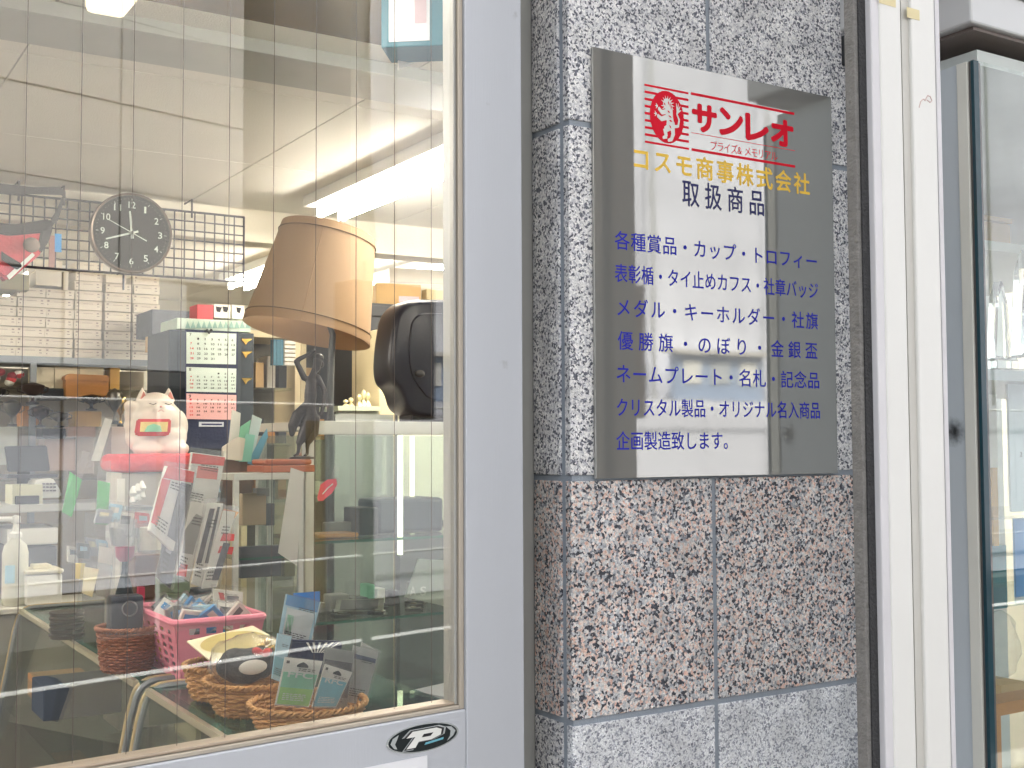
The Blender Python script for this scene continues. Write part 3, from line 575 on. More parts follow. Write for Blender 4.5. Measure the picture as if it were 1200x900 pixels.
# brown lintel soffit behind the door and the front wall of the building
sof = P(430, 50, 2.1).z
single('door_soffit', bx(-.6, 1.2, 1.30, 2.1, sof, sof + .12), mat('brown_varnish', (112, 92, 66), .22, 0, .15, 4, coat=.4), 'brown glossy boxed soffit above the inside of the shop door', 'soffit')
fw = Thing('facade', 'plain upper facade wall above the shop door', 'wall', (0, YR, 0))
part('wall', bx(-3, px(626, YR), YR, YR + .08, ZT + .1, 4.2), mat('facade_render', (176, 174, 168), .85, 0, .1, 6), fw); part('wall', bx(-3, dx0 - .002, YR - .02, YR + .08, 0, ZT + .0995), mat('facade_render', (176, 174, 168)), fw)
part('upper_wall', bx(px(626, YR) + .001, 4.5, YP + .3, YP + .4, 3.2, 4.2), mat('facade_render', (176, 174, 168)), fw)
struct('roof', bx(-3, 6.6, YR + .1, 9, 2.62, 2.72), mortar)
struct('sun_block_storeys', bx(-14, 16, 1.62, 9, 3.0, 6.4), mat('facade_render', (176, 174, 168), .85, 0, .1, 6))  # unseen mass added to keep the sun off the shop front
single('sun_block_building', bx(-14, -3.01, 1.3, 9, 0, 2.999), mat('sun_block_wall', (150, 146, 138), .85, 0, .1, 4), 'plain unseen building added for shade left of the shop', 'building'); single('sun_block_building', bx(6.61, 16, 1.3, 9, 0, 2.999), mat('sun_block_wall', (150, 146, 138), .85), 'plain unseen building added for shade right of the show window', 'building')  # both blocks added out of view to hold the street side in shade
T = Thing('added_soffit_light', 'long covered light added under the door soffit, just above the picture', 'light', (.26, 1.45, sof))  # added above the view to light the fronts of the baskets
part('housing', box(B(), -.1, .62, 1.38, 1.50, sof - .03, sof - .0005, bev=.003), white2, T); part('diffuser', box(B(), -.09, .61, 1.385, 1.495, sof - .05, sof - .0305, bev=.004), mat('lit_diffuser', (255, 250, 238), .5, 0, 0, emit=9, glow=(255, 248, 236)), T)
# duct on the ceiling near the door
single('ceiling_duct', box(B(), -1.8, 3.4, 2.80, 3.03, ZC - .035, ZC - .0005, bev=.002), mat('duct_grey', (168, 170, 166), .4, .2), 'flat pale grey duct cover crossing the ceiling near the door', 'duct')
# fluorescent fixtures
tube_m = mat('lit_tube', (255, 250, 238), .5, 0, 0, emit=24, glow=(255, 247, 236))
def fixture(x, y0, y1, label, z=ZC, tubes=2):
    T = Thing('fluorescent_light', label, 'ceiling light', (x, (y0 + y1) / 2, z), group='fluorescent ceiling lights')
    part('housing', box(B(), x - .11, x + .11, y0, y1, z - .045, z - .0005, bev=.004), white2, T)
    for s_ in ((-1, 1) if tubes == 2 else (0,)):
        bm = B(); tube(bm, [(x + s_ * .05, y0 + .04, z - .072), (x + s_ * .05, y1 - .04, z - .072)], .015, 12); part('tube', bm, tube_m, T, True)
        for yy in (y0 + .012, y1 - .038): part('lamp_holder', box(B(), x + s_ * .05 - .014, x + s_ * .05 + .014, yy, yy + .026, z - .092, z - .0455, bev=.003), white2, T)
xf = px(392, 4.5)
fixture(1.93, 3.25, 4.50, 'long twin-tube fluorescent light on the ceiling right of the lampshade top')
eL = PZ(96, 16, ZC - .09); T = Thing('covered_light', 'cream covered ceiling light cut off at the top left of the picture', 'ceiling light', (eL.x + .045, eL.y - .2, ZC))
part('housing', box(B(), eL.x, eL.x + .09, eL.y - .36, eL.y, ZC - .04, ZC - .0005, bev=.004), white2, T); part('diffuser', box(B(), eL.x + .004, eL.x + .086, eL.y - .355, eL.y - .004, ZC - .09, ZC - .0405, bev=.012), mat('cream_diffuser', (238, 226, 186), .5, 0, 0, emit=.5, glow=(255, 240, 196)), T, True)
fixture(px(290, 6.6), 5.6, 6.8, 'farthest fluorescent light glowing left of the lampshade in the back room')
fixture(-.9, 2.6, 3.8, 'added fluorescent light, out of view at the left of the shop'); fixture(3.1, 5.3, 6.5, 'added unseen fluorescent light over the right of the back room'); fixture(3.1, 3.2, 4.4, 'added fluorescent light over the right side of the shop, hidden by the pillar'); fixture(-.9, 5.4, 6.6, 'added unseen fluorescent light over the left of the back room'); fixture(1.5, 1.42, 2.08, 'short added fluorescent light inside the front window corner, hidden by the pillar'); fixture(2.2, 1.42, 2.08, 'second short added fluorescent light behind the pillar, hidden from the street'); fixture(3.1, 2.13, 2.78, 'short added fluorescent light behind the show window, hidden by the pillar'); fixture(-.7, 2.13, 2.5, 'short added fluorescent light out of view near the door'); fixture(1.3, 6.9, 8.0, 'added farthest row fluorescent light hidden behind the bulkhead')  # unseen fixtures added to spread more light through the room

# =================================================================== showcases
def curved_case(x0, x1, y0, y1, z, label, k=0):
    """counter case: slanted glass customer side (towards -x) with a bent metal frame at each end"""
    T = Thing('glass_showcase', label, 'showcase', ((x0 + x1) / 2, (y0 + y1) / 2, ZF), group='counter showcases')
    part('glass_top', bx(x0 + .02, x1, y0 + .006, y1 - .006, z - .008, z - .0005), film('counter_glass', (.66, .84, .80), 1.6), T)
    ge = part('top_edge', bx(x0 + .006, x0 + .019, y0 + .03, y1 - .03, z - .014, z + .0006), mat('warm_metal_edge', (206, 200, 180), .35, .5), T)
    part('glass_edge_strip', bx(x0 + .0195, x0 + .04, y0 + .02, y1 - .02, z - .0085, z + .0003), edge_green, T)
    # slanted front pane
    bm = B(); sl = .10; prism(bm, [(x0 + .004, z - .016), (x0 + .009, z - .016), (x0 - sl + .005, .30), (x0 - sl, .30)], lambda a, b, t: Vector((a, y0 + .02 + t, b)), y1 - y0 - .04); part('slanted_pane', bm, thin_glass, T)
    for yy, m_ in ((y0 + .004, grey_metal), (y0 + .028, mat('beige_tube', (196, 176, 138), .4, .3)), (y1 - .004, mat('beige_tube', (196, 176, 138))), (y1 - .028, grey_metal)):
        pts = [(x0 + .30, yy, z + .002), (x0 + .06, yy, z + .002)] + [(x0 + .055 - .05 * math.sin(a), yy, z + .002 - .05 + .05 * math.cos(a)) for a in [R(15 * i) for i in range(1, 6)]] + [(x0 - .004, yy, z - .075), (x0 - sl - .005, yy, .30), (x0 - sl - .01, yy, ZF)]
        bm = B(); tube(bm, pts, .0075, 8); part('end_frame', bm, m_, T, True)
    part('back_post', bx(x1 - .02, x1, y0 + .01, y0 + .03, ZF, z - .009), grey_metal, T); part('back_post', bx(x1 - .02, x1, y1 - .03, y1 - .01, ZF, z - .009), grey_metal, T)
    for zz in (.62, .36): part('glass_shelf', bx(x0 - .03, x1 - .03, y0 + .03, y1 - .03, zz, zz + .006), thin_glass, T)
    part('end_pane', bx(x0 + .02, x1 - .021, y1 - .016, y1 - .011, .30, z - .009), thin_glass, T)
    part('plinth', bx(x0 - .07, x1, y0 + .02, y1 - .02, ZF, .29), mat('dark_wood_base', (88, 66, 48), .5, 0, .2), T)
    return T
ZK = .95
pj = PZ(165, 803, ZK); pf = PZ(15, 713, ZK)
X0 = (pj.x + pf.x) / 2
curved_case(X0, X0 + .52, pj.y + .03, pf.y, ZK, 'glass counter showcase with bent frame carrying the pink basket')
curved_case(X0, X0 + .52, 1.50, pj.y - .02, ZK, 'nearer glass counter showcase carrying the round wicker baskets')
rc = Thing('rear_counter', 'pale low counter end under the pump bottle and the cream tub', 'counter', (X0 + .15, pf.y + .1, ZF)); part('counter_top', box(B(), X0 - .14, X0 + .5, pf.y + .012, pf.y + .30, ZK - .022, ZK - .0005, bev=.003), white2, rc); part('counter_body', bx(X0 - .10, X0 + .46, pf.y + .03, pf.y + .28, ZF, ZK - .0225), mat('counter_grey', (150, 148, 140), .6), rc)
# things inside / under the cases
for i, (x, y, z, s_, m_, lb) in enumerate([(.80, 3.72, .72, .11, mat('blue_velvet', (38, 58, 84), .8), 'blue velvet tray in the far showcase'), (.80, 3.98, .72, .08, wood2, 'amber wooden block in the far showcase'), (.88, 2.3, .63, .08, mat('cream_box_in', (206, 186, 140), .6), 'cream box in the near showcase'), (.95, 1.95, .63, .10, charcoal, 'charcoal box in the near showcase'), (.9, 2.95, .37, .14, mat('olive_tray', (112, 98, 62), .6), 'olive tray low in the far showcase'), (.86, 3.7, .37, .13, mat('blue_velvet', (34, 86, 150)), 'blue box low in the far showcase'), (1.0, 2.2, .37, .15, wood2, 'wooden box low in the near showcase')]):
    single('display_box', box(B(), x - s_, x + s_, y - s_ * .8, y + s_ * .8, z, z + s_ * .9, bev=.004), m_, lb, 'box')

# tall right showcase with vertical tubes -----------------------------
Yc = 3.30; cxl = px(358, Yc); cxr = cxl + 1.05; ct_z = P(362, 493, Yc).z; cb = P(362, 509, Yc).z
big = Thing('tall_showcase', 'tall aluminium framed glass showcase behind the door stile', 'showcase', ((cxl + cxr) / 2, Yc + .2, ZF)); fm = mat('case_frame', (206, 207, 200), .4, .2); Yk = Yc + .42
part('top_rail', box(B(), cxl, cxr, Yc, Yc + .03, cb, ct_z, bev=.002), fm, big); part('top_panel', bx(cxl, cxr, Yc + .0302, Yk, cb + .012, ct_z - .002), mat('pale_laminate', (204, 200, 186), .5), big)
for xx in (cxl, cxr - .028):
    for yy in (Yc, Yk - .028): part('post', box(B(), xx, xx + .028, yy, yy + .028, ZF, cb - .0005, bev=.002), fm, big)
part('front_pane', bx(cxl + .028, cxr - .028, Yc + .01, Yc + .015, .3, cb - .001), thin_glass, big); part('side_pane', bx(cxl + .01, cxl + .015, Yc + .03, Yk - .03, .3, cb - .001), thin_glass, big)
part('rear_pane', bx(cxl + .03, cxr - .03, Yk - .014, Yk - .01, .3, cb - .001), film('rear_mirror_pane', (.82, .86, .84), 1.6), big)
shz = [P(450, 628, Yc + .1).z, P(450, 718, Yc + .1).z, .62]
for zz in shz: part('glass_shelf', bx(cxl + .03, cxr - .03, Yc + .02, Yk - .03, zz - .008, zz), thin_glass, big); part('shelf_edge', bx(cxl + .03, cxr - .03, Yc + .0165, Yc + .0198, zz - .008, zz), edge_green, big)
part('plinth', bx(cxl, cxr, Yc + .03, Yk, ZF + .001, .299), mat('dark_wood_base', (88, 66, 48)), big)
vt_m = mat('vertical_lit_tube', (236, 242, 196), .5, 0, 0, emit=.9)
for u0, u1, v1 in ((466, 471.8, 650), (480.5, 485.5, 622)):
    Yt = Yc + .08 if v1 > 640 else Yc + .30; a = P((u0 + u1) / 2, v1, Yt); bm = B(); tube(bm, [(a.x, Yt, a.z), (a.x, Yt, cb - .002)], (px(u1, Yt) - px(u0, Yt)) / 2, 10); part('lit_tube', bm, vt_m, big)
# small case ----------------------------------------------------------
Ys = 3.18; sl_, sr_ = px(275, Ys), px(357, Ys) ; zt_ = P(300, 555, Ys).z
sm_ = Thing('small_glass_case', 'small aluminium framed glass case on the counter under the bronze statuette', 'showcase', ((sl_ + sr_) / 2, Ys + .13, ZK))
for xx in (sl_, sr_ - .016):
    for yy in (Ys, Ys + .24): part('post', bx(xx, xx + .014, yy, yy + .014, ZK, zt_ - .018), fm, sm_)
part('top_frame', box(B(), sl_, sr_, Ys, Ys + .016, zt_ - .0175, zt_, bev=.001), fm, sm_); part('top_frame', bx(sl_, sl_ + .016, Ys + .0165, Ys + .254, zt_ - .0175, zt_), fm, sm_); part('top_pane', bx(sl_ + .0165, sr_, Ys + .0165, Ys + .254, zt_ - .012, zt_ - .002), mat('case_lid', (196, 204, 198), .3, 0, .05), sm_)
part('front_pane', bx(sl_ + .0145, sr_ - .0165, Ys + .004, Ys + .008, ZK, zt_ - .018), thin_glass, sm_); part('glass_shelf', bx(sl_ + .0145, sr_ - .0165, Ys + .02, Ys + .235, (zt_ + ZK) / 2, (zt_ + ZK) / 2 + .006), thin_glass, sm_)
part('shelf_edge', bx(sl_ + .0145, sr_ - .0165, Ys + .0165, Ys + .0198, (zt_ + ZK) / 2, (zt_ + ZK) / 2 + .006), edge_green, sm_)

# =================================================================== street behind the camera (seen in the reflections)
def building(name, label, x0, x1, y, h, wallm, cols, rows_, z0=3.2, wm=None, joints=True, sill=None):
    T = Thing(name, label, 'building', ((x0 + x1) / 2, y, 0))
    part('wall', bx(x0, x1, y - 5, y - .03, 0, h), mat('joint_dark', (110, 108, 106), .8), T)
    cwid = (x1 - x0) / cols; rh = (h - z0) / rows_; wm = wm or mat('curtained_pane', (186, 188, 188), .3, 0, .08, 3)
    k = None
    for j in range(rows_):
        for i in range(cols):
            xa, xb = x0 + i * cwid, x0 + (i + 1) * cwid; za, zb_ = z0 + j * rh, z0 + (j + 1) * rh
            if joints and (i + j) % 1 == 0:
                mz = (za + zb_) / 2
                if (i % 2 == 0 and i < 6):
                    for q0, q1 in ((za, za + rh * .3), (zb_ - rh * .2, zb_)):
                        part('wall_panel', bx(xa + .012, xb - .012, y - .0295, y, q0 + .012, q1 - .012), wallm, T, centred=True)
                    wf = part('window', bx(xa + .02, xb - .02, y - .12, y - .08, za + rh * .3, zb_ - rh * .2), wm, T)
                    part('frame', bx(xa + cwid / 2 - .02, xa + cwid / 2 + .02, y - .08, y - .03, za + rh * .3, zb_ - rh * .2), alu2, wf)
                else: part('wall_panel', bx(xa + .012, xb - .012, y - .0295, y, za + .012, mz - .006), wallm, T, centred=True); part('wall_panel', bx(xa + .012, xb - .012, y - .0295, y, mz + .006, zb_ - .012), wallm, T, centred=True)
    return T
pale_tile = mat('pale_wall_tile', (206, 202, 196), .7, 0, .06, 2)
bA = building('office_building', 'pale panelled building across the street mirrored in the door glass', -6, 6.9, -8.8, 8.4, pale_tile, 9, 3)
part('shop_awning', box(B(), -5.6, 6.6, -8.79, -8.55, 2.10, 2.24, bev=.01), mat('awning_dark', (80, 80, 80), .6), bA)
for i in range(9): part('shutter_panel', bx(-5.8 + i * 1.34, -4.5 + i * 1.34, -8.829, -8.80, 2.28, 3.18), mat('pale_shutter', (196, 198, 200), .5), bA)
for i in range(9): part('lower_panel', bx(-5.8 + i * 1.34, -4.5 + i * 1.34, -8.829, -8.79, .12, 1.98), mat('pale_blue_panel', (232, 236, 244), .5, 0, .1), bA)
part('base_course', bx(-6, 6.9, -8.829, -8.77, 0, .11), mat('dark_base', (70, 66, 62), .8, 0, .2), bA)
def wall_line(nm, z, lb):
    bm = B(); tube(bm, [(-6, -5.6, z), (9, -9.2 + 1.2, z)], .016, 6)
    return bm
rail = Thing('guard_rail', 'tall white pipe guard rail along the far kerb mirrored in the door glass', 'guard rail', (1, -6.8, 0))
for z in (.46, 1.885):
    bm = B(); tube(bm, [(-8, -6.8, z), (14, -6.8, z)], .013, 8); part('rail', bm, white_paint, rail)
for i in range(6):
    x = -7.5 + i * 4.1; bm = B(); tube(bm, [(x, -6.8, 0), (x, -6.8, 1.9)], .02, 8); part('post', bm, white_paint, rail)
pole = Thing('concrete_post', 'weathered concrete post by the far kerb mirrored in the door glass', 'post', (6.5, -6.95, -.1))
bm = B(); tube(bm, [(6.5, -6.95, -.1), (6.5, -6.95, 1.74)], [.10, .09], 14); part('shaft', bm, mat('pole_concrete', (128, 112, 78), .9, 0, .2, 10), pole, True)
sgn = Thing('reflection_blocker', 'dark brown boxed board on a kerbside pole, added to darken the door glass reflection', 'sign', (2.36, -1.2, 0))  # added board that blocks a bright reflection in the door glass
bm = B(); tube(bm, [(2.58, -1.32, -.008), (2.58, -1.32, 2.2)], .018, 8); part('pole', bm, grey_metal, sgn); part('blocker_box', box(B(), 2.39, 2.785, -1.28, -1.16, 1.60, 2.10, bev=.008), mat('blocker_brown', (60, 46, 36), .5), sgn)
# building wrapped in white sheeting to the right, with a low hoarding
Tn = Thing('sheeted_building', 'building wrapped in white construction sheeting mirrored in the steel sign', 'building', (11, -7.4, 0))
bm = B(); nx, nz_ = 90, 60
vv = [[bm.verts.new((7.4 + 10 * i / nx, -7.2 + .34 * mnoise.noise(Vector((i * .16, j * .05, 1))) + .05 * math.sin(i * 1.1 + j * .22) + .05 * mnoise.noise(Vector((i * .05, j * .3, 4))), 1.62 + 10 * j / nz_)) for j in range(nz_ + 1)] for i in range(nx + 1)]
for i in range(nx):
    for j in range(nz_): bm.faces.new((vv[i][j], vv[i + 1][j], vv[i + 1][j + 1], vv[i][j + 1]))
sheet_m = mat('white_sheeting', (212, 212, 218), .7, 0, .08, .8)
part('sheeting', bm, sheet_m, Tn, True); part('core', bx(7.3, 17.5, -12, -7.45, 0, 11.5), mat('core_grey', (150, 150, 150), .8), Tn)
for i in range(7): part('scaffold_pole', (lambda b: tube(b, [(7.5 + i * 1.6, -6.98, 0), (7.5 + i * 1.6, -6.98, 11.6)], .024, 6))(B()), alu2, Tn)
hd = Thing('hoarding', 'low white panel hoarding before the sheeted building', 'fence', (9, -5.9, 0))
for i in range(10): part('hoarding_panel', bx(7.2 + i * .9, 8.09 + i * .9, -6.95, -6.92, .02, 1.95), sheet_m, hd)
off = Thing('site_office', 'low blue-grey site office with three windows standing before the sheeting', 'cabin', (8.35, -7.0, 0))
part('cabin_wall', bx(7.75, 8.95, -7.04, -6.96, 1.96, 2.42), mat('cabin_blue', (150, 166, 190), .6), off); part('eave', bx(7.65, 9.05, -7.04, -6.90, 2.425, 2.47), mat('cabin_eave', (196, 190, 180), .6), off)
for i in range(3): part('window', bx(7.85 + i * .38, 8.10 + i * .38, -6.958, -6.95, 2.12, 2.36), mat('curtained_pane', (186, 188, 188), .3, 0, .08, 3) if i == 1 else white_card, off)
van = Thing('parked_van', 'white delivery van parked farther up the street', 'van', (15, -5.4, 0))
b_ = box(B(), 13.2, 17.2, -6.2, -4.5, .35, 2.1, bev=.15); part('body', b_, white_paint, van, True); part('windscreen', box(B(), 13.185, 13.199, -6.0, -4.7, 1.25, 1.85), mat('dark_pane', (40, 48, 56)), van)
for x in (13.9, 16.4):
    for y in (-6.2, -4.65): bm = B(); tube(bm, [(x, y, .3), (x, y + .16, .3)], .3, 18); part('wheel', bm, black, van)

# =================================================================== shop contents
# --- wire grid on the bulkhead
Yw = YB - .10
g1 = P(286, 255, Yw); g0 = P(286, 331, Yw); gxl = px(-40, Yw); gxr = g1.x; gzt, gzb = g1.z, g0.z
grid = Thing('wire_grid', 'black wire grid panel hung below the ceiling behind the clock', 'grid panel', ((gxl + gxr) / 2, Yw, gzb))
wm_ = mat('black_wire', (48, 46, 58), .5, .2); npz = 8; sv = (px(286, Yw) - px(274.6, Yw)); nv_ = int((gxr - gxl) / sv)
for i in range(nv_ + 1): x = gxr - i * sv; bm = B(); tube(bm, [(x, Yw, gzb), (x, Yw, gzt)], .0032 if i else .0045, 5); part('wire', bm, wm_, grid, centred=True)
for j in range(npz): z = gzb + (gzt - gzb) * j / (npz - 1); bm = B(); tube(bm, [(gxl, Yw - .005, z), (gxr, Yw - .005, z)], .0032 if 0 < j < npz - 1 else .0048, 5); part('wire', bm, wm_, grid, centred=True)
for u in (21, 74, 224, 145): 
    c = P(u, 243, Yw); zt0 = gzt + .05 if u != 145 else gzb + .01; bm = B(); tube(bm, [(c.x, Yw + .09, zt0), (c.x, Yw - .01, zt0), (c.x, Yw - .012, zt0 - .075)], .004, 6); part('hook', bm, wm_, grid)
# --- clock
Yk2 = Yw - .06; cc_ = P(154.5, 273, Yk2); rad = (px(203, Yk2) - px(106, Yk2)) / 2
clk = Thing('wall_clock', 'round wall clock with black face and white numerals hanging on the wire grid', 'clock', (cc_.x, Yk2, cc_.z - rad))
RX = Matrix.Rotation(R(90), 3, 'X')
bm = B(); lathe(bm, [(0, -.04), (rad * .97, -.04), (rad, -.03), (rad, .004), (rad * .985, .008), (rad * .94, .004), (rad * .935, -.004)], cc_, 48, RX); part('rim', bm, mat('clock_rim', (104, 88, 76), .35, .5), clk, True)
bm = B(); lathe(bm, [(0, -.003), (rad * .937, -.003)], cc_, 48, RX); 
part('dial', bm, mat('clock_dial', (40, 44, 46), .6, 0, .05), clk)
fk = wallfn(Yk2 + .0015)
for h in range(1, 13):
    a = R(90 - 30 * h); s_ = str(h); hh = rad * .165; ww = hh * (.62 if len(s_) == 1 else 1.05); xx = cc_.x + rad * .70 * math.cos(a); zz = cc_.z + rad * .70 * math.sin(a); bm = B(); put_glyph(bm, s_, fk, xx - ww / 2, zz - hh / 2, 0, 0, .01, fit=(ww * (.5 if h == 1 else 1), hh)); part('numeral', bm, white_ink, clk)
bm = B()
for k in range(60):
    a = R(6 * k); L0 = .80 if k % 5 == 0 else .84; w2 = .006 if k % 5 == 0 else .003; q = [(L0, -w2), (.86, -w2), (.86, w2), (L0, w2)]
    bm.faces.new([bm.verts.new(fk(cc_.x + rad * (p[0] * math.cos(a) - p[1] * math.sin(a)), cc_.z + rad * (p[0] * math.sin(a) + p[1] * math.cos(a)))) for p in q])
part('minute_marks', bm, white_ink, clk, kind='stuff')
def hand(nm, deg, l, w2, tail, y, m_=white_ink):
    a = R(90 - deg); bm = B(); prism(bm, [(-tail, -w2), (l, -w2 * .6), (l, w2 * .6), (-tail, w2)], lambda p, q, t: Vector((cc_.x + rad * (p * math.cos(a) - q * math.sin(a)), Yk2 - y - t, cc_.z + rad * (p * math.sin(a) + q * math.cos(a)))), .001); part(nm, bm, m_, clk)
hand('hour_hand', 354, .54, .035, .14, .001); hand('minute_hand', 252, .66, .028, .16, .0025); hand('second_hand', 296, .66, .012, .40, .0045)
bm = B(); lathe(bm, [(0, .006), (rad * .05, .006)], cc_, 12, RX); part('hub', bm, white_ink, clk)
bm = B(); lathe(bm, [(0, .0082), (rad * .5, .0081), (rad * .938, .0080)], cc_, 40, RX); part('cover_glass', bm, thin_glass, clk, True)
# --- red waist bag on the grid
Yb = Yw - .09
wb = Thing('waist_bag', 'red and black waist bag hanging from the wire grid', 'bag', tuple(P(25, 320, Yb)))
def xz(pts, Y): return [(P(u, v, Y).x, P(u, v, Y).z) for u, v in pts]
def slab_poly(pts, Y, t, bev=.004):
    bm = B(); prism(bm, xz(pts, Y), lambda a, b, d: Vector((a, Y + d, b)), t)
    if bev: bmesh.ops.bevel(bm, geom=bm.edges[:], offset=bev, segments=2, affect='EDGES')
    return bm
part('pouch', slab_poly([(-24, 268), (10, 276), (58, 262), (62, 266), (50, 296), (12, 328), (2, 326), (-24, 300)], Yb, .08, .012), mat('red_nylon', (206, 78, 88), .7, 0, .15, 30, .3, 80), wb, True)
part('zip_flap', slab_poly([(-24, 258), (10, 266), (58, 256), (64, 262), (56, 272), (10, 276), (-24, 268)], Yb - .012, .03, .006), black, wb, True)
part('zip', slab_poly([(8, 323), (38, 296), (41, 299), (11, 328)], Yb - .006, .008, .001), white_ink, wb); part('side_panel', slab_poly([(50, 262), (63, 264), (58, 282), (49, 296), (44, 290)], Yb - .008, .05, .006), mat('charcoal_nylon', (70, 70, 74), .8, 0, .2, 40), wb)
part('strap', slab_poly([(-24, 212), (40, 219), (70, 219), (77, 224), (77, 232), (72, 228), (-24, 226)], Yb + .02, .006, .001), mat('charcoal_nylon', (70, 70, 74)), wb)
part('strap', slab_poly([(73, 230), (76, 232), (68, 258), (62, 264), (60, 256), (66, 248)], Yb + .03, .006, .001), mat('charcoal_nylon', (70, 70, 74)), wb); part('buckle', slab_poly([(2, 294), (9, 300), (24, 308), (26, 312), (20, 316), (2, 304)], Yb - .012, .01, .002), black, wb)
bm = B(); ell(bm, P(37, 287, Yb - .03), (.03, .02, .028)); part('pull_tag', bm, mat('grey_fur', (134, 120, 112), .9, 0, .2, 60), wb, True)
for (u0, u1, v0, v1, m_, lb) in ((57, 64, 276, 313, mat('rust_tag', (150, 110, 104), .6), 'thin brown tag hanging beside the red bag'), (64, 72, 274, 295, blue_card, 'small blue tag hanging on the wire grid')): flatcard('hanging_tag', u0, u1, v0, v1, Yb, m_, lb, 'tag', .003)
# --- stacked white cartons, each its own thing
Yc5 = 5.30; proto = None; cols_ = [(-17, 17, 6), (17.5, 51, 7), (51.5, 85, 7), (85.5, 121, 10), (121.5, 154, 8), (154.5, 186, 9)]
z0_ = P(100, 420, Yc5).z; rh = (P(100, 408.2, Yc5).z - P(100, 419.6, Yc5).z); n_c = 0
colname = ['leftmost (cut off)', 'second', 'third', 'fourth', 'fifth', 'rightmost']
cart_m = mat('carton_white', (236, 226, 208), .6, 0, .05, 30); prt = mat('carton_print', (168, 150, 140), .7, 0, .05); cw_ = (px(85, Yc5) - px(51.5, Yc5)) - .002
for ci, (u0, u1, nr) in enumerate(cols_):
    for r_ in range(nr):
        lb = 'white product carton, %s column of the shelf stack, %s from the bottom' % (colname[ci], ORD[r_])
        xx = px(u0, Yc5) + random.uniform(-.002, .003); loc = Vector((xx + cw_ / 2, Yc5 + .1 + random.uniform(-.006, .006), z0_ + r_ * rh)); n_c += 1
        if proto is None:
            proto = Thing('product_carton', lb, 'box', tuple(loc), 'white product cartons stacked on the shelf')
            part('carton_body', box(B(), loc.x - cw_ / 2, loc.x + cw_ / 2, loc.y - .1, loc.y + .1, loc.z, loc.z + rh - .0035, bev=.0015), cart_m, proto)
            part('carton_lid', box(B(), loc.x - cw_ / 2 - .0008, loc.x + cw_ / 2 + .0008, loc.y - .1015, loc.y - .1001, loc.z + rh * .55, loc.z + rh - .0035), mat('carton_lid', (230, 218, 200), .6), proto)
            bm = B(); y_ = loc.y - .1022
            for (a, b, c, d) in ((-.44, -.36, .62, .80), (-.44, -.40, .30, .42), (.30, .38, .60, .72), (.30, .40, .34, .42), (-.2, .16, .62, .66)):
                bm.faces.new([bm.verts.new((loc.x + p * cw_, y_, loc.z + q * rh)) for p, q in ((a, c), (b, c), (b, d), (a, d))])
            part('printed_marks', bm, prt, proto, kind='stuff')
        else:
            o = clone(proto.o, loc, lb); o.rotation_euler.z = R(random.uniform(-1.2, 1.2))
for k, (u0, u1, v0, v1) in enumerate(((41, 73, 305, 317), (42, 72, 318, 334), (74, 80, 318, 340), (124, 148, 322, 331))):
    flatcard('white_carton', u0, u1, v0, v1, Yc5 - .02, cart_m, ['short white carton topmost left on the stack behind the grid', 'short white carton second from the top left of the stack', 'narrow upright white carton standing on the stack', 'low white carton on the fifth column of the stack'][k], 'box', .16, bev=.002)
flatcard('olive_box', -20, 34, 320, 337, Yc5 - .08, mat('olive_card', (168, 160, 128), .7), 'olive box under the red bag on top of the cartons', 'box', .2)
single('wall_shelf', bx(px(-30, Yc5), px(190, Yc5), Yc5 - .05, Yc5 + .3, z0_ - .028, z0_ - .002), grey_metal, 'long grey metal shelf carrying the white product cartons', 'shelf')
rack = Thing('shelf_rack', 'tall grey steel rack uprights under the carton shelf', 'rack', (px(80, Yc5), Yc5, ZF))
for u in (-20, 36, 186): part('upright', bx(px(u, Yc5) - .012, px(u, Yc5) + .012, Yc5 - .045, Yc5 - .02, ZF, z0_ - .029), grey_metal, rack)
zsh = [P(80, 456, Yc5).z, P(80, 500, Yc5).z, P(80, 560, Yc5).z]
for z in zsh: part('glass_shelf', bx(px(-30, Yc5), px(190, Yc5), Yc5 - .05, Yc5 + .3, z - .01, z), thin_glass, rack)
part('back_panel', bx(px(-60, Yc5), px(192, Yc5), Yc5 + .34, Yc5 + .36, ZF, z0_ - .03), mat('rack_back', (158, 148, 132), .8, 0, .15, 3), rack)
for k, (u0, u1) in enumerate(((38, 63), (64, 92), (93, 121))): flatcard('paper_packet', u0, u1, 430, 455, Yc5, mat('cream_paper', (228, 216, 186), .7), '%s cream paper packet under the carton shelf' % ['left', 'middle', 'right'][k], 'packet', .1)
flatcard('golden_box', 129, 140, 431, 456, Yc5, mat('golden_card', (226, 178, 96), .6), 'narrow golden box at the right end under the carton shelf', 'box', .1)
T = Thing('wooden_box', 'orange-brown wooden box with hinged lid on the middle shelf', 'box', tuple(P(102, 466, Yc5 - .06)))
part('box_body', slab_poly([(77, 445), (127, 447), (128, 466), (77, 465)], Yc5 - .06, .12, .003), wood2, T); part('lid', slab_poly([(76, 441), (81, 438), (127, 440), (128, 447), (76, 445)], Yc5 - .065, .13, .002), wood2, T)
T = Thing('flower_ornament', 'red and white ornament on the top glass shelf at the left edge', 'ornament', tuple(P(12, 456, Yc5 - .02)))
for k in range(9):
    bm = B(); c = P(random.uniform(-6, 30), random.uniform(436, 453), Yc5); ell(bm, c, (.02, .02, .016), seg=8); part('bloom', bm, (red_cloth, white_card, mat('maroon', (140, 36, 44), .7))[k % 3], T, True)
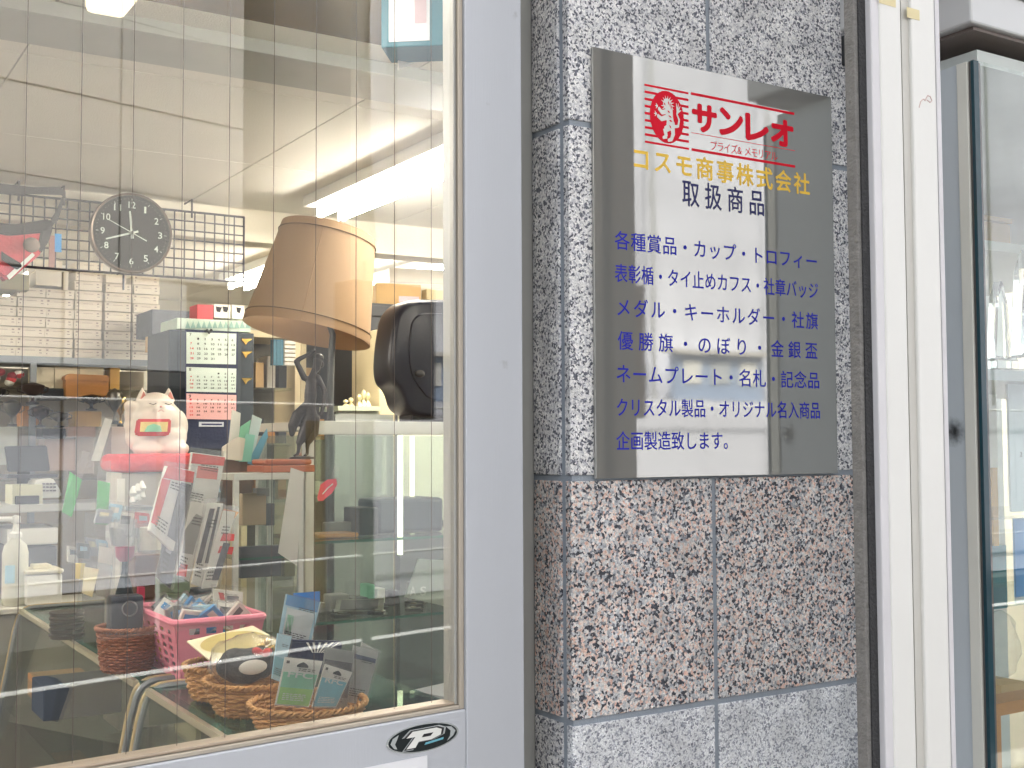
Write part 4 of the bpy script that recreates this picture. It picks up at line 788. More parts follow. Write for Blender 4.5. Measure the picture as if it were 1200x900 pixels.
def cup(u, vt, vb, Y, rpx, m_, label, kind='cup', name='trophy_cup'):
    b = P(u, vb, Y); t = P(u, vt, Y); h = t.z - b.z; r = rpx * Y / F * 1.05; T = Thing(name, label, 'trophy', tuple(b), group='trophies on the shelves')
    bm = B(); lathe(bm, [(0, 0), (r * .55, 0), (r * .55, h * .08), (r * .5, h * .1)], b, 14); part('base', bm, black, T, True)
    bm = B(); lathe(bm, [(r * .3, h * .101), (r * .14, h * .2), (r * .16, h * .34), (r * .5, h * .44), (r * .92, h * .62), (r, h * .85), (r * .86, h * .9), (r * .3, h * .97), (r * .1, h)], b, 18); part('bowl', bm, m_, T, True)
    for s_ in (-1, 1): bm = B(); tube(bm, [b + Vector((s_ * r * .9, 0, h * .82)), b + Vector((s_ * r * 1.3, 0, h * .76)), b + Vector((s_ * r * 1.25, 0, h * .6)), b + Vector((s_ * r * .7, 0, h * .5))], r * .07, 5); part('handle', bm, m_, T)
    return T
for a in ((14, 468, 500, 5.24, 9, pewter, 'squat pewter trophy cup at the left end of the lower shelf'), (47, 475, 501, 5.22, 9.5, mat('smoky_cup', (90, 70, 60), .2, .8), 'amber-edged dark trophy cup second on the lower shelf'), (69, 482, 501, 5.22, 10, pewter, 'low silver cup third on the lower shelf'), (107, 462, 481, 5.2, 11, mat('gunmetal', (60, 66, 78), .2, .8), 'round gunmetal lidded cup before the amber box'), (134, 455, 497, 5.2, 8, pewter, 'tall silver cup left of the white cat figurine'), (141, 462, 500, 5.25, 6, gold, 'slim golden cup just left of the cat figurine')): cup(*a)
cup(38, 448, 474, 5.18, 12, mat('bronze_pot', (66, 50, 46), .4, .4), 'dark bronze urn on the upper glass shelf'); cup(-2, 454, 472, 5.18, 8, bronze_m, 'dark urn cut off by the left edge of the picture')
for k, (u0, u1, v0, v1, Y, m_, lb) in enumerate([
    (48, 78, 455, 468, 5.28, charcoal, 'charcoal box behind the dark bronze urn'), (88, 119, 482, 500, 5.3, mat('ochre_box', (200, 160, 96), .6), 'ochre box on the lower shelf'), (26, 48, 476, 500, 5.36, wood2, 'amber box behind the dark cup on the lower shelf'),
    (50, 77, 502, 514, 5.15, charcoal, 'long charcoal box under the lower shelf'), (52, 88, 514, 552, 5.2, mat('dusty_pink_box', (186, 160, 148), .7), 'large dusty pink carton on the lowest shelf'), (88, 110, 512, 556, 5.2, mat('taupe_box', (164, 148, 136), .7), 'taupe carton right of the dusty pink carton'),
    (80, 112, 500, 512, 5.12, mat('brown_lid', (160, 128, 112), .7), 'flat brown box between shelf and carton'), (130, 152, 500, 540, 5.2, mat('beige_pink', (206, 184, 172), .7), 'beige carton behind the hanging rulers'), (-4, 20, 500, 545, 5.2, mat('pale_grey_box', (186, 190, 180), .7), 'pale grey carton at the lower left edge')]):
    flatcard('storage_box', u0, u1, v0, v1, Y, m_, lb, 'box', .14, bev=.003)
# vertical lit slits behind (glass cabinet doors)
# --- desk area left
dk = Thing('desk', 'grey office desk behind the counter with clutter', 'desk', tuple(P(60, 600, 4.75)))
zd = P(60, 590, 4.78).z; part('desk_top', box(B(), px(-60, 4.75), px(195, 4.75), 4.76, 5.1, zd - .03, zd, bev=.004), mat('desk_grey', (182, 184, 182), .5), dk)
for xx in (px(-50, 4.75), px(185, 4.75)): part('leg', bx(xx, xx + .05, 4.78, 5.06, ZF, zd - .031), grey_metal, dk)
mo = Thing('monitor', 'black monitor on the desk at the left', 'monitor', tuple(P(32, 556, 4.9)))
part('screen', slab_poly([(6, 523), (55, 522), (59, 552), (10, 553)], 4.92, .03, .004), black, mo); part('stand', bx(px(24, 4.92), px(38, 4.92), 4.955, 4.98, zd, P(30, 553, 4.92).z), black, mo); part('foot', box(B(), px(8, 4.9), px(66, 4.9), 4.86, 5.04, P(30, 560, 4.9).z, P(30, 556, 4.9).z), black, mo)
tb = Thing('telephone', 'white desk telephone with dark keys behind the sanitiser bottle', 'telephone', tuple(P(55, 585, 4.8)))
part('phone_body', slab_poly([(36, 578), (42, 562), (62, 560), (72, 576), (72, 583), (36, 584)], 4.8, .14, .006), white2, tb, True)
for i in range(4):
    for j in range(3): c = P(50 + i * 4.2, 566 + j * 4, 4.794); part('key', bx(c.x, c.x + .009, 4.790, 4.7985, c.z - .006, c.z), mat('grey_keys', (120, 120, 126), .6), tb)
flatcard('document_tray', 14, 50, 568, 598, 4.785, mat('pale_olive_box', (206, 206, 178), .6), 'pale cream document box on the desk at the left', 'box', .16, bev=.004)
flatcard('small_screen', 18, 46, 581, 597, 4.77, black, 'small black tablet screen before the cream document box', 'screen', .02, bev=.003)
flatcard('printer', 8, 68, 619, 640, 4.80, white2, 'flat white printer at the left behind the sanitiser bottle', 'printer', .3, bev=.006); flatcard('paper_drawer_unit', 12, 66, 641, 704, 4.81, mat('drawer_dark', (88, 90, 94), .5, 0, .3, 40, stretch=(.2, 1, 3)), 'slatted grey drawer unit under the white printer', 'printer', .28, bev=.006)
# --- sanitiser bottle
Yz = pf.y + .10; sb = P(17, 712, Yz); hb = P(21, 636, Yz).z - sb.z; r = 13.5 * Yz / F; T = Thing('pump_bottle', 'milky white pump bottle standing at the far left end of the counter', 'bottle', (sb.x, sb.y, ZK + .001)); sb.z = ZK + .001
bm = B(); lathe(bm, [(0, 0), (r * .95, 0), (r, .01), (r, hb * .8), (r * .85, hb * .92), (r * .4, hb * 1.0), (r * .38, hb * 1.03)], sb, 24); part('bottle_body', bm, mat('milky_plastic', (222, 222, 208), .35, 0, .03, trans=.15), T, True)
bm = B(); lathe(bm, [(r * .48, hb * 1.031), (r * .5, hb * 1.1), (r * .3, hb * 1.13), (r * .2, hb * 1.25), (r * .34, hb * 1.27), (r * .34, hb * 1.36), (r * .1, hb * 1.38)], sb, 18); part('pump', bm, white2, T, True)
bm = B(); tube(bm, [sb + Vector((0, 0, hb * 1.32)), sb + Vector((-r * 1.6, -.0, hb * 1.33)), sb + Vector((-r * 2.2, 0, hb * 1.27))], .009, 8); part('spout', bm, white2, T, True)
part('label_patch', box(B(), sb.x - r * .9, sb.x - r * .2, sb.y - r * 1.02, sb.y - r * .8, sb.z + hb * .35, sb.z + hb * .62), pale_blue, T)
T = Thing('lidded_tub', 'square cream plastic tub with lid on the counter beside the pump bottle', 'tub', tuple(P(50, 712, 3.75))); Yt = pf.y + .03
ptub = xz([(20, 712), (22, 684), (69, 684), (69, 712)], Yt); zz0 = ZK + .001; xa_, xb_ = px(34, Yt), px(76, Yt); zt0 = P(50, 673, Yt).z
part('tub_body', box(B(), xa_, xb_, Yt, Yt + .14, zz0, zt0, bev=.008), white2, T, True); part('lid', box(B(), xa_ - .004, xb_ + .004, Yt - .004, Yt + .144, zt0 + .0005, zt0 + .016, bev=.006), mat('cream_lid', (232, 226, 200), .4), T, True); part('lid_well', box(B(), xa_ + .03, xb_ - .03, Yt + .03, Yt + .11, zt0 + .0165, zt0 + .03, bev=.004), mat('cream_lid', (232, 226, 200)), T)
for k in range(5):
    a = PZ(79, 692 + k * 7, ZK + .08 - k * .018); single('chrome_bowl', lathe(B(), [(0, ZK + .001 + k * .016 - ZK), (.045, k * .016 + .003), (.05, k * .016 + .014), (.044, k * .016 + .012)], (P(80, 715, 3.6).x, 3.62, ZK + .001), 20), pewter, '%s dark metal dish in the stack beside the cream tub' % ['bottom', 'second', 'middle', 'fourth', 'top'][k], 'dish', True, 'dishes stacked on the counter')
# --- hanging rulers / clear green items
def leaning_pack(pts, Y, m_, label, name='hanging_pack', t_=.006, cat='pack', inner=None):
    c = P(sum(p[0] for p in pts) / len(pts), max(p[1] for p in pts), Y); T = Thing(name, label, cat, tuple(c)); part('wrapper', slab_poly(pts, Y, t_, 0), wrap, T)
    for k, (ip, im) in enumerate(inner or []): part('card' if k == 0 else 'insert', slab_poly(ip, Y + .0012 + .0009 * k - (.003 if k else 0), .0007 if k else .003, 0), im, T)
    return T
leaning_pack([(97, 528), (106, 530), (77, 618), (66, 612)], 3.45, m_=None, label='green card in a clear sleeve leaning at the left of the rack', inner=[([(82, 553), (96, 562), (84, 606), (73, 600)], green_card)])
leaning_pack([(116, 540), (130, 540), (130, 622), (110, 622)], 3.4, m_=None, label='green card in a clear sleeve standing upright beside the leaning one', inner=[([(115, 563), (129, 566), (126, 615), (112, 614)], green_card)])
leaning_pack([(120, 488), (134, 490), (118, 545), (102, 548)], 3.5, m_=None, label='pale printed strip leaning above the green cards', inner=[([(123, 490), (132, 492), (117, 540), (107, 540)], mat('printed_strip', (214, 208, 196), .6, 0, .3, 60))])
ac = Thing('acrylic_holder', 'clear acrylic holder with price cards at the left of the wicker basket', 'card holder', tuple(PZ(108, 735, ZK)))
part('holder_front', slab_poly([(96, 656), (133, 662), (126, 736), (89, 724)], 3.22, .006, 0), acryl, ac); part('holder_back', slab_poly([(100, 600), (137, 606), (133, 734), (96, 722)], 3.3, .006, 0), acryl, ac)
part('price_card', slab_poly([(99, 664), (116, 667), (108, 700), (96, 695)], 3.214, .002, 0), mat('cream_label', (236, 226, 184), .6), ac); part('price_card', slab_poly([(88, 660), (100, 660), (99, 680), (88, 678)], 3.24, .002, 0), mat('yellow_label', (226, 200, 90), .6), ac)
part('price_card', slab_poly([(116, 640), (133, 643), (127, 700), (112, 697)], 3.26, .002, 0), white_card, ac)
# tumbler and purple cup
c = P(146, 680, 3.25); T = Thing('purple_cup', 'wine-coloured cup on a dark stem behind the wicker basket', 'cup', (c.x, c.y, ZK + .001)); c.z = ZK + .001; hz = P(146, 658, 3.25).z - c.z; h2 = P(146, 640, 3.25).z - c.z; r = 11 * 3.3 / F
bm = B(); lathe(bm, [(0, 0), (r * 1.3, 0), (r * 1.3, hz * .5), (r * .3, hz * .9), (r * .3, hz)], c, 18); part('stand', bm, mat('dark_teal_glass', (30, 50, 62), .3), T, True)
bm = B(); lathe(bm, [(r * .5, hz + .0005), (r * .9, hz + .012), (r, h2)], c, 18); part('bowl', bm, mat('wine_plastic', (150, 50, 78), .35), T, True)
single('clear_tumbler', lathe(B(), [(.0, 0), (.026, 0), (.03, .07), (.028, .07), (.024, .004)], (c.x, c.y, c.z + h2 + .001), 20), acryl, 'clear plastic tumbler standing in the purple cup', 'tumbler', True)
# --- black perfume-like jar in wicker basket
def wicker_basket(u, vb, r_top, r_bot, h, Y, m_, label, levels=8, sx=1, z=ZK + .001, x=None, tilt=0):
    cxx = px(u, Y) if x is None else x; T = Thing('wicker_basket', label, 'basket', (cxx, Y, z)); seg = 96; st = 15; levels = int(levels * 1.3)
    def rr(t): return r_bot + (r_top - r_bot) * (t ** .7)
    for k in range(levels):
        t = (k + .5) / levels; zz = z + .006 + t * (h - .012); R_ = rr(t); pts = []
        for i in range(seg):
            a = 2 * math.pi * i / seg; off = .0034 * math.sin(a * st + (math.pi if k % 2 else 0)); pts.append((cxx + (R_ + off) * sx * math.cos(a), Y + (R_ + off) * math.sin(a), zz + random.uniform(-.0006, .0006)))
        bm = B(); tube(bm, pts, h / levels * .47, 4, closed=True); part('woven_strand', bm, m_, T, True)
    bm = B()
    for i in range(st * 2):
        a = math.pi * i / st; tube(bm, [(cxx + rr(0) * sx * math.cos(a), Y + rr(0) * math.sin(a), z + .002), (cxx + rr(.5) * sx * math.cos(a), Y + rr(.5) * math.sin(a), z + h * .5), (cxx + rr(1) * sx * math.cos(a), Y + rr(1) * math.sin(a), z + h)], .0018, 4)
    part('stakes', bm, m_, T, kind='stuff')
    for q in range(2):
        pts = []
        for i in range(seg * 3):
            a = 2 * math.pi * i / (seg * 3); ph = a * 26 + q * math.pi; R_ = r_top + .0035 + .0035 * math.cos(ph); pts.append((cxx + R_ * sx * math.cos(a), Y + R_ * math.sin(a), z + h + .002 + .0035 * math.sin(ph)))
        bm = B(); tube(bm, pts, .0034, 5, closed=True); part('braided_rim', bm, m_, T, True)
    bm = B(); lathe(bm, [(0, z + .003), (r_bot * .98, z + .003), (r_bot * .98, z + .006), (0, z + .006)], (0, 0, 0), 20)
    for v in bm.verts: v.co.x = v.co.x * sx + cxx; v.co.y += Y
    part('basket_floor', bm, m_, T); return T
cb0 = PZ(150, 782, ZK)
Yb1 = 3.02; wicker_basket(150, 0, .068, .056, .105, Yb1, wicker_r, 'small brown wicker basket left of the pink basket', 10, x=px(152, Yb1))
bxp = px(152, Yb1)
T = Thing('black_case', 'dark padded case standing in the small brown wicker basket', 'case', (bxp, Yb1, ZK + .02))
part('case_body', box(B(), bxp - .045, bxp + .035, Yb1 - .02, Yb1 + .03, ZK + .012, P(150, 697, Yb1).z, bev=.008), mat('dark_case', (58, 64, 78), .35), T, True); part('case_ring', (lambda b: tube(b, [Vector((bxp + .018 * math.cos(a), Yb1 - .0215, P(150, 712, Yb1).z + .018 * math.sin(a))) for a in [R(20 * i) for i in range(18)]], .002, 5, closed=True))(B()), grey_metal, T)
# --- pink plastic basket
nl = PZ(213, 800, ZK); Y0 = nl.y; xl0 = nl.x; zt1 = P(196, 727, Y0).z; Wd = .165; Dp = .30; H = zt1 - ZK - .006
pk = Thing('pink_basket', 'pink plastic basket with square holes full of small wrapped packets', 'basket', (xl0 + Wd / 2, Y0 + Dp / 2, ZK + .001))
def holed(fn, W_, nx_, nz_, margin, band, t_, hole=.56):
    """wall as a lattice: fn(a in 0..1 across, b in 0..1 up, depth)"""
    xs = [0.0]; 
    for i in range(nx_): c_ = margin + (1 - 2 * margin) * (i + .5) / nx_; hw = (1 - 2 * margin) / nx_ * hole / 2; xs += [c_ - hw, c_ + hw]
    xs.append(1.0); zs = [0.0]
    for j in range(nz_): c_ = band[0] + (band[1] - band[0]) * (j + .5) / nz_; hw = (band[1] - band[0]) / nz_ * hole / 2; zs += [c_ - hw, c_ + hw]
    zs.append(1.0); bm = B(); V = {}
    def gv(i, j, k):
        if (i, j, k) not in V: V[i, j, k] = bm.verts.new(fn(xs[i], zs[j], k * t_))
        return V[i, j, k]
    solid = lambda i, j: 0 <= i < len(xs) - 1 and 0 <= j < len(zs) - 1 and not (i % 2 == 1 and j % 2 == 1)
    for i in range(len(xs) - 1):
        for j in range(len(zs) - 1):
            if not solid(i, j): continue
            bm.faces.new((gv(i, j, 0), gv(i + 1, j, 0), gv(i + 1, j + 1, 0), gv(i, j + 1, 0))); bm.faces.new((gv(i, j, 1), gv(i, j + 1, 1), gv(i + 1, j + 1, 1), gv(i + 1, j, 1)))
            for (di, dj, a, b) in ((-1, 0, (i, j), (i, j + 1)), (1, 0, (i + 1, j + 1), (i + 1, j)), (0, -1, (i + 1, j), (i, j)), (0, 1, (i, j + 1), (i + 1, j + 1))):
                if not solid(i + di, j + dj): bm.faces.new((gv(*a, 0), gv(*b, 0), gv(*b, 1), gv(*a, 1)))
    return bm
fl = .028; zb0 = ZK + .001
def bp(sx_, sy_, b): o = fl * b; return Vector((xl0 + (-o if sx_ == 0 else Wd + o), Y0 + (-o if sy_ == 0 else Dp + o), zb0 + H * b))
def wallf(p, q, inward): return lambda a, b, t: bp(*p, b).lerp(bp(*q, b), a) + Vector(inward) * t
part('side_wall', holed(wallf((0, 1), (0, 0), (1, 0, 0)), 1, 5, 6, .08, (.06, .88), .003), pinkp, pk); part('side_wall', holed(wallf((1, 0), (1, 1), (-1, 0, 0)), 1, 5, 6, .08, (.06, .88), .003), pinkp, pk)
part('end_wall', holed(wallf((0, 0), (1, 0), (0, 1, 0)), 1, 4, 2, .12, (.58, .92), .003, .62), pinkp, pk); part('end_wall', holed(wallf((1, 1), (0, 1), (0, -1, 0)), 1, 4, 6, .1, (.06, .88), .003), pinkp, pk)
part('floor', bx(xl0, xl0 + Wd, Y0, Y0 + Dp, zb0, zb0 + .003), pinkp, pk)
rim = [bp(0, 0, 1), bp(1, 0, 1), bp(1, 1, 1), bp(0, 1, 1)]; pts = []
for i in range(4):
    c = rim[i]; pv = (rim[i - 1] - c).normalized(); nx__ = (rim[(i + 1) % 4] - c).normalized()
    for a in (0, .3, .6, 1): pts.append(c + pv * .02 * (1 - a) ** 2 + nx__ * .02 * a ** 2)
bm = B(); tube(bm, pts, .0085, 8, closed=True); part('rim', bm, mat('pink_rim', (236, 134, 158), .35, 0, .05), pk, True)
random.seed(5)
pcols = [white2, blue_card, white_card, charcoal, pale_blue, white_card, mat('silver_pack', (170, 174, 180), .3, .5), blue_card, gold]
for k in range(15):
    gx = xl0 + .025 + (k % 3) * .057; gy = Y0 + .03 + (k // 3) * .058; M_ = Matrix.Translation((gx, gy, zb0 + H + .0)) @ Matrix.Rotation(R(random.uniform(-50, 50)), 4, 'Y') @ Matrix.Rotation(R(random.uniform(-40, 40)), 4, 'Z') @ Matrix.Rotation(R(random.uniform(-25, 25)), 4, 'X')
    T = Thing('wrapped_packet', 'wrapped packet in the pink basket, %s from left, %s row from the window' % (ORD[k % 3], ORD[k // 3]), 'packet', (gx, gy, zb0 + H - .03), group='wrapped packets in the pink basket')
    part('packet_body', box(B(), -.028, .028, -.004, .004, -.04, .022, M_), pcols[k % 9], T); part('wrapper', box(B(), -.031, .031, -.0055, .0055, -.042, .03, M_), bag, T)
    part('print', box(B(), -.02, .02, -.0049, -.0042, -.005, .012, M_), (blue_card, white_card, dark_ink)[k % 3], T)
for k in range(10):
    a, b = k % 2, k // 2; x = xl0 + .045 + a * .075; y = Y0 + .035 + b * .057; single('small_pack', box(B(), x - .03, x + .03, y - .02, y + .02, zb0 + .006, zb0 + H - .045 + random.uniform(-.01, .01), bev=.003), [blue_card, white_card, charcoal, mat('yellow_label', (226, 200, 90)), mat('silver_pack', (170, 174, 180))][k % 5], 'small pack lower in the pink basket, %s side, %s from the window' % (('left', 'right')[a], ORD[b]), 'pack', group='packs low in the pink basket')
# --- three round wicker baskets by the window
def bs(u, vb, Yg): return px(u, Yg)
YB1 = 2.20; xb1 = px(362, YB1); wicker_basket(0, 0, .108, .090, .052, YB1, wicker, 'wide tan wicker basket nearest the window holding the green and blue card packs', 7, x=xb1)
YB2 = 2.40; xb2 = px(300, YB2); wicker_basket(0, 0, .098, .070, .068, YB2, wicker, 'tan wicker basket with the clear bagged cap behind the widest basket', 8, x=xb2)
YB3 = 2.58; xb3 = px(268, YB3); wicker_basket(0, 0, .088, .07, .072, YB3, wicker, 'tan wicker basket partly hidden beside the pink basket', 8, x=xb3)
# card with oval window
T = Thing('oval_card', 'cream card with an oval window lying across the rear wicker basket', 'card', tuple(PZ(270, 760, ZK + .1)))
q = [P(219, 751, 2.60), P(296, 733, 2.72), P(330, 752, 2.6), P(249, 776, 2.46)]; bm = B(); 
f0 = [bm.verts.new(p) for p in q]; f1 = [bm.verts.new(p - Vector((0, 0, .003))) for p in q]; bm.faces.new(f0); bm.faces.new(f1[::-1]); [bm.faces.new((f0[i], f1[i], f1[(i + 1) % 4], f0[(i + 1) % 4])) for i in range(4)]
part('card', bm, mat('cream_board', (236, 228, 198), .6, 0, .04), T)
ctr = (q[0] + q[1] + q[2] + q[3]) / 4; e1 = (q[2] - q[0]) * .33; e2 = (q[1] - q[3]) * .30; bm = B(); bm.faces.new([bm.verts.new(ctr + e1 * math.cos(a) + e2 * math.sin(a) + Vector((0, -.0004, .0012))) for a in [2 * math.pi * k / 32 for k in range(32)]]); part('oval_window', bm, mat('gold_oval', (198, 180, 112), .4, .2, .1), T)
# cap in clear bag: dark folded cap with red bow and plain round badge
T = Thing('bagged_cap', 'bagged black cap with red bow and white patch in the wicker basket', 'cap', (xb2, YB2, ZK + .05))
cp = P(292, 782, YB2 - .02)
bm = B(); ell(bm, cp + Vector((0, .02, .0)), (.062, .05, .036)); ell(bm, cp + Vector((.03, .02, .005)), (.042, .04, .03)); ell(bm, cp + Vector((-.028, .015, .012)), (.026, .03, .028)); bm = blob(bm, .005)
for v in bm.verts: v.co += Vector(mnoise.noise_vector(v.co * 55)) * .003
part('cap_body', bm, mat('black_knit', (34, 34, 38), .8, 0, .3, 60, .4, 200), T, True)
bm = B(); ell(bm, cp + Vector((-.004, -.034, .006)), (.030, .006, .015)); part('white_patch', bm, white_card, T, True)
bm = B(); ell(bm, cp + Vector((.006, -.030, .036)), (.011, .010, .008), Matrix.Rotation(R(20), 3, 'Y')); ell(bm, cp + Vector((.026, -.030, .032)), (.012, .010, .008), Matrix.Rotation(R(-20), 3, 'Y')); part('red_bow', bm, red_cloth, T, True)
bm = B(); ell(bm, cp + Vector((.004, .006, .012)), (.088, .062, .054))
for v in bm.verts: v.co += Vector(mnoise.noise_vector(v.co * 38)) * .013 + Vector(mnoise.noise_vector(v.co * 90)) * .004
part('clear_bag', bm, bag, T, True)
for k, (u, v, Y) in enumerate(((312, 752, 2.44), (318, 760, 2.42), (306, 757, 2.43))): c = P(u, v, Y); bm = B(); ell(bm, c, (.009, .008, .008), seg=8); single('gold_charm', bm, gold, ['upper', 'right', 'left'][k] + ' small golden charm above the bagged cap', 'charm', True)
# blister packs -----------------------------------------------------------------
def fine_print(T, f, a0, a1, b0, b1, n_, m_=None):
    bm = B()
    for i in range(n_):
        b_ = b0 + (b1 - b0) * i / n_; a_ = a0
        while a_ < a1 - .03:
            w_ = random.uniform(.04, .14); q = min(a1, a_ + w_); hh_ = (b1 - b0) / n_ * .42; bm.faces.new([bm.verts.new(f(*p)) for p in ((a_, b_), (q, b_), (q, b_ + hh_), (a_, b_ + hh_))]); a_ = q + .03
    part('fine_print', bm, m_ or dark_ink, T, kind='stuff')
def blister(pts, Y, cols, label, th=.012, group=None, word=None, hole=True):
    """pts: top-left, top-right, bottom-right, bottom-left in pixels on plane Y"""
    A, B_, C_, D = [P(u, v, Y) for u, v in pts]; f = lambda a, b, d=0: A.lerp(B_, a).lerp(D.lerp(C_, a), b) + Vector((0, -d, 0))
    T = Thing('blister_pack', label, 'pack', tuple(D), group=group)
    def patch(nm, a0, a1, b0, b1, m_, d, t_=.0008):
        bm = B(); prism(bm, [(a0, b0), (a1, b0), (a1, b1), (a0, b1)], lambda a, b, t: f(a, b, d - t), t_); return part(nm, bm, m_, T)
    patch('backing_card', 0, 1, 0, 1, cols[0], 0, th * .1)
    if len(cols) > 1: patch('colour_panel', .04, .96, cols[1][1], cols[1][2], cols[1][0], .001)
    for k in cols[2:]: patch('colour_panel', k[1], k[2], k[3], k[4], k[0], .002)
    if hole: bm = B(); prism(bm, [(.35, .13), (.42, .09), (.5, .06), (.58, .09), (.65, .13), (.65, .17), (.35, .17)], lambda a, b, t: f(a, b, .0025 - t), .0006); part('hanger_slot', bm, dark_ink, T)
    fine_print(T, lambda a, b: f(a, b, .0027), .14, .8, .74, .90, 4, white_ink if word else dark_ink); fine_print(T, lambda a, b: f(a, b, .0027), .42, .86, .20, .27, 2)
    if word: bm = B(); put_glyph(bm, word, lambda a, b: f(a, b, .0028), .16, .40, 0, 0, .02, fit=(.68, -.14)); part('print', bm, white_ink, T)
    bm = B(); prism(bm, [(-.03, -.03), (1.03, -.03), (1.03, 1.02), (-.03, 1.02)], lambda a, b, t: f(a, b, .006 - t), .0003); part('cellophane', bm, wrap, T)
    return T
Yp = 2.13
blister([(334, 770), (378, 775), (362, 829), (322, 826)], Yp, [white_card, (mint, .30, .62), (mat('lime_card', (158, 208, 110), .5, 0, .1, 20), .04, .96, .62, .97), (mat('dark_dot', (60, 54, 50), .6), .06, .14, .06, .12)], 'green and white blister card standing in the nearest wicker basket', word='FFC')
blister([(381, 778), (413, 788), (394, 829), (365, 829)], Yp + .01, [white_card, (mat('sky_card', (130, 196, 214), .5, 0, .1, 20), .30, .97), (mat('dark_dot', (60, 54, 50)), .06, .14, .06, .12)], 'light blue and white blister card standing right of the green one', word='RFC')
blister([(381, 758), (416, 764), (406, 832), (372, 828)], Yp + .05, [mat('clear_grey', (150, 152, 150), .3), (mat('dark_glass_in', (70, 72, 74), .3), .2, .8)], 'grey clear-wrapped pack behind the light blue card', hole=False)
blister([(414, 756), (444, 764), (428, 826), (402, 822)], Yp + .07, [mat('pale_grey_pack', (186, 188, 184), .4), (mat('navy_band', (38, 56, 100), .5), .14, .22)], 'pale pack with a navy band rightmost in the nearest wicker basket', hole=False)
blister([(424, 752), (441, 762), (426, 800), (412, 800)], Yp + .10, [mat('pale_grey_pack', (186, 188, 184)), (mat('navy_band', (38, 56, 100)), .2, .3)], 'narrow pale pack leaning behind the navy banded one', hole=False)
blister([(335, 696), (376, 706), (362, 762), (325, 752)], 2.42, [pale_blue, (blue_card, .0, .22), (mat('white_area', (226, 234, 236), .5), .1, .9, .26, .9), (mint, .14, .34, .4, .8)], 'pale blue packet with bright blue header standing behind the baskets', hole=False)
flatcard('blue_header', 344, 375, 694, 714, 2.44, mat('strong_blue', (18, 118, 200), .5), 'bright blue hang tab rising behind the pale blue packet', 'tab', .002)
blister([(325, 742), (342, 746), (330, 800), (318, 795)], 2.3, [pale_blue, (mat('sky_card', (130, 196, 214)), .5, .9)], 'slim pale blue sachet left of the green card', hole=False)
T = Thing('striped_pouch', 'navy pouch with white fan stripes behind the card packs', 'pouch', tuple(P(365, 775, 2.32)))
part('pouch', slab_poly([(336, 750), (402, 752), (398, 790), (338, 790)], 2.32, .02, .004), navy, T)
for k in range(6): part('stripe', slab_poly([(366 + k * 2.4, 765), (359 + k * 7.5, 753), (361.5 + k * 7.5, 753), (367.5 + k * 2.4, 765)], 2.3185, .001, 0), white_ink, T)
# --- back of counter: red packs, cards, sage box
def lean_pack(name, label, pts, Y, t_, m_, inner, group=None):
    T = Thing(name, label, 'pack', tuple(P(pts[3][0], pts[3][1], Y)), group=group); part('pack_body', slab_poly(pts, Y, t_, .001), m_, T)
    for k, (ip, im) in enumerate(inner): part('print', slab_poly(ip, Y - .0012 - k * .0009, .0008, 0), im, T)
    A, B_, C_, D = [P(u, v, Y - .004) for u, v in pts]; fine_print(T, lambda a, b: A.lerp(B_, a).lerp(D.lerp(C_, a), b), .12, .55, .74, .92, 4); fine_print(T, lambda a, b: A.lerp(B_, a).lerp(D.lerp(C_, a), b), .3, .85, .20, .32, 3)
    e = 3; part('wrapper', slab_poly([(p[0] + (e if i in (1, 2) else -e), p[1] + (-e - 3 if i in (0, 1) else e)) for i, p in enumerate(pts)], Y - .008, .0006, 0), wrap, T); return T
dk_pk = mat('dark_item', (76, 76, 88), .4, 0, .3, 30); wp = mat('pack_white', (226, 224, 218), .5, 0, .06, 30)
lean_pack('red_topped_pack', 'long clear-wrapped pack with red header leaning left of the group', [(196, 546), (228, 552), (203, 646), (176, 622)], 3.05, .03, wp, [([(197, 546), (228, 553), (226, 566), (191, 560)], red_cloth), ([(190, 560), (200, 563), (184, 616), (177, 612)], red_cloth), ([(212, 565), (224, 568), (207, 636), (196, 628)], dk_pk)])
lean_pack('red_topped_pack', 'wide clear-wrapped pack with red header behind the leaning packs', [(226, 530), (264, 535), (252, 600), (218, 592)], 3.2, .02, wp, [([(226, 531), (264, 536), (262, 546), (224, 543)], red_cloth), ([(232, 546), (256, 549), (254, 562), (230, 560)], mat('soft_red', (226, 120, 114), .6))])
lean_pack('dark_pack', 'dark clear-wrapped pack leaning beside the red-headed one', [(212, 556), (228, 560), (200, 690), (184, 676)], 3.1, .02, dk_pk, [([(214, 562), (222, 564), (200, 650), (194, 646)], mat('grey_sheen', (150, 150, 156), .3))])
lean_pack('brush_card', 'white card with an oval photo and red logo spot in the middle of the packs', [(224, 588), (245, 590), (222, 682), (206, 672)], 2.98, .004, wp, [([(230, 602), (238, 606), (226, 650), (214, 648), (216, 622)], mat('grey_oval', (150, 148, 146), .5)), ([(212, 660), (220, 662), (218, 676), (207, 674)], red_cloth)])
lean_pack('pen_card', 'narrow card of black lettering leaning right of the oval photo card', [(243, 589), (262, 590), (240, 690), (224, 684)], 2.96, .004, wp, [([(246, 596), (252, 596), (236, 660), (230, 660)], dk_pk), ([(255, 594), (258, 594), (244, 660), (240, 660)], dk_pk)])
lean_pack('red_ticket', 'card with two red printed swashes leaning before the small glass case', [(262, 598), (276, 600), (254, 688), (236, 690)], 2.94, .004, wp, [([(262, 624), (275, 626), (274, 634), (258, 634)], red_cloth), ([(258, 640), (274, 641), (272, 650), (255, 648)], red_cloth), ([(262, 636), (270, 637), (256, 680), (248, 680)], dk_pk)])
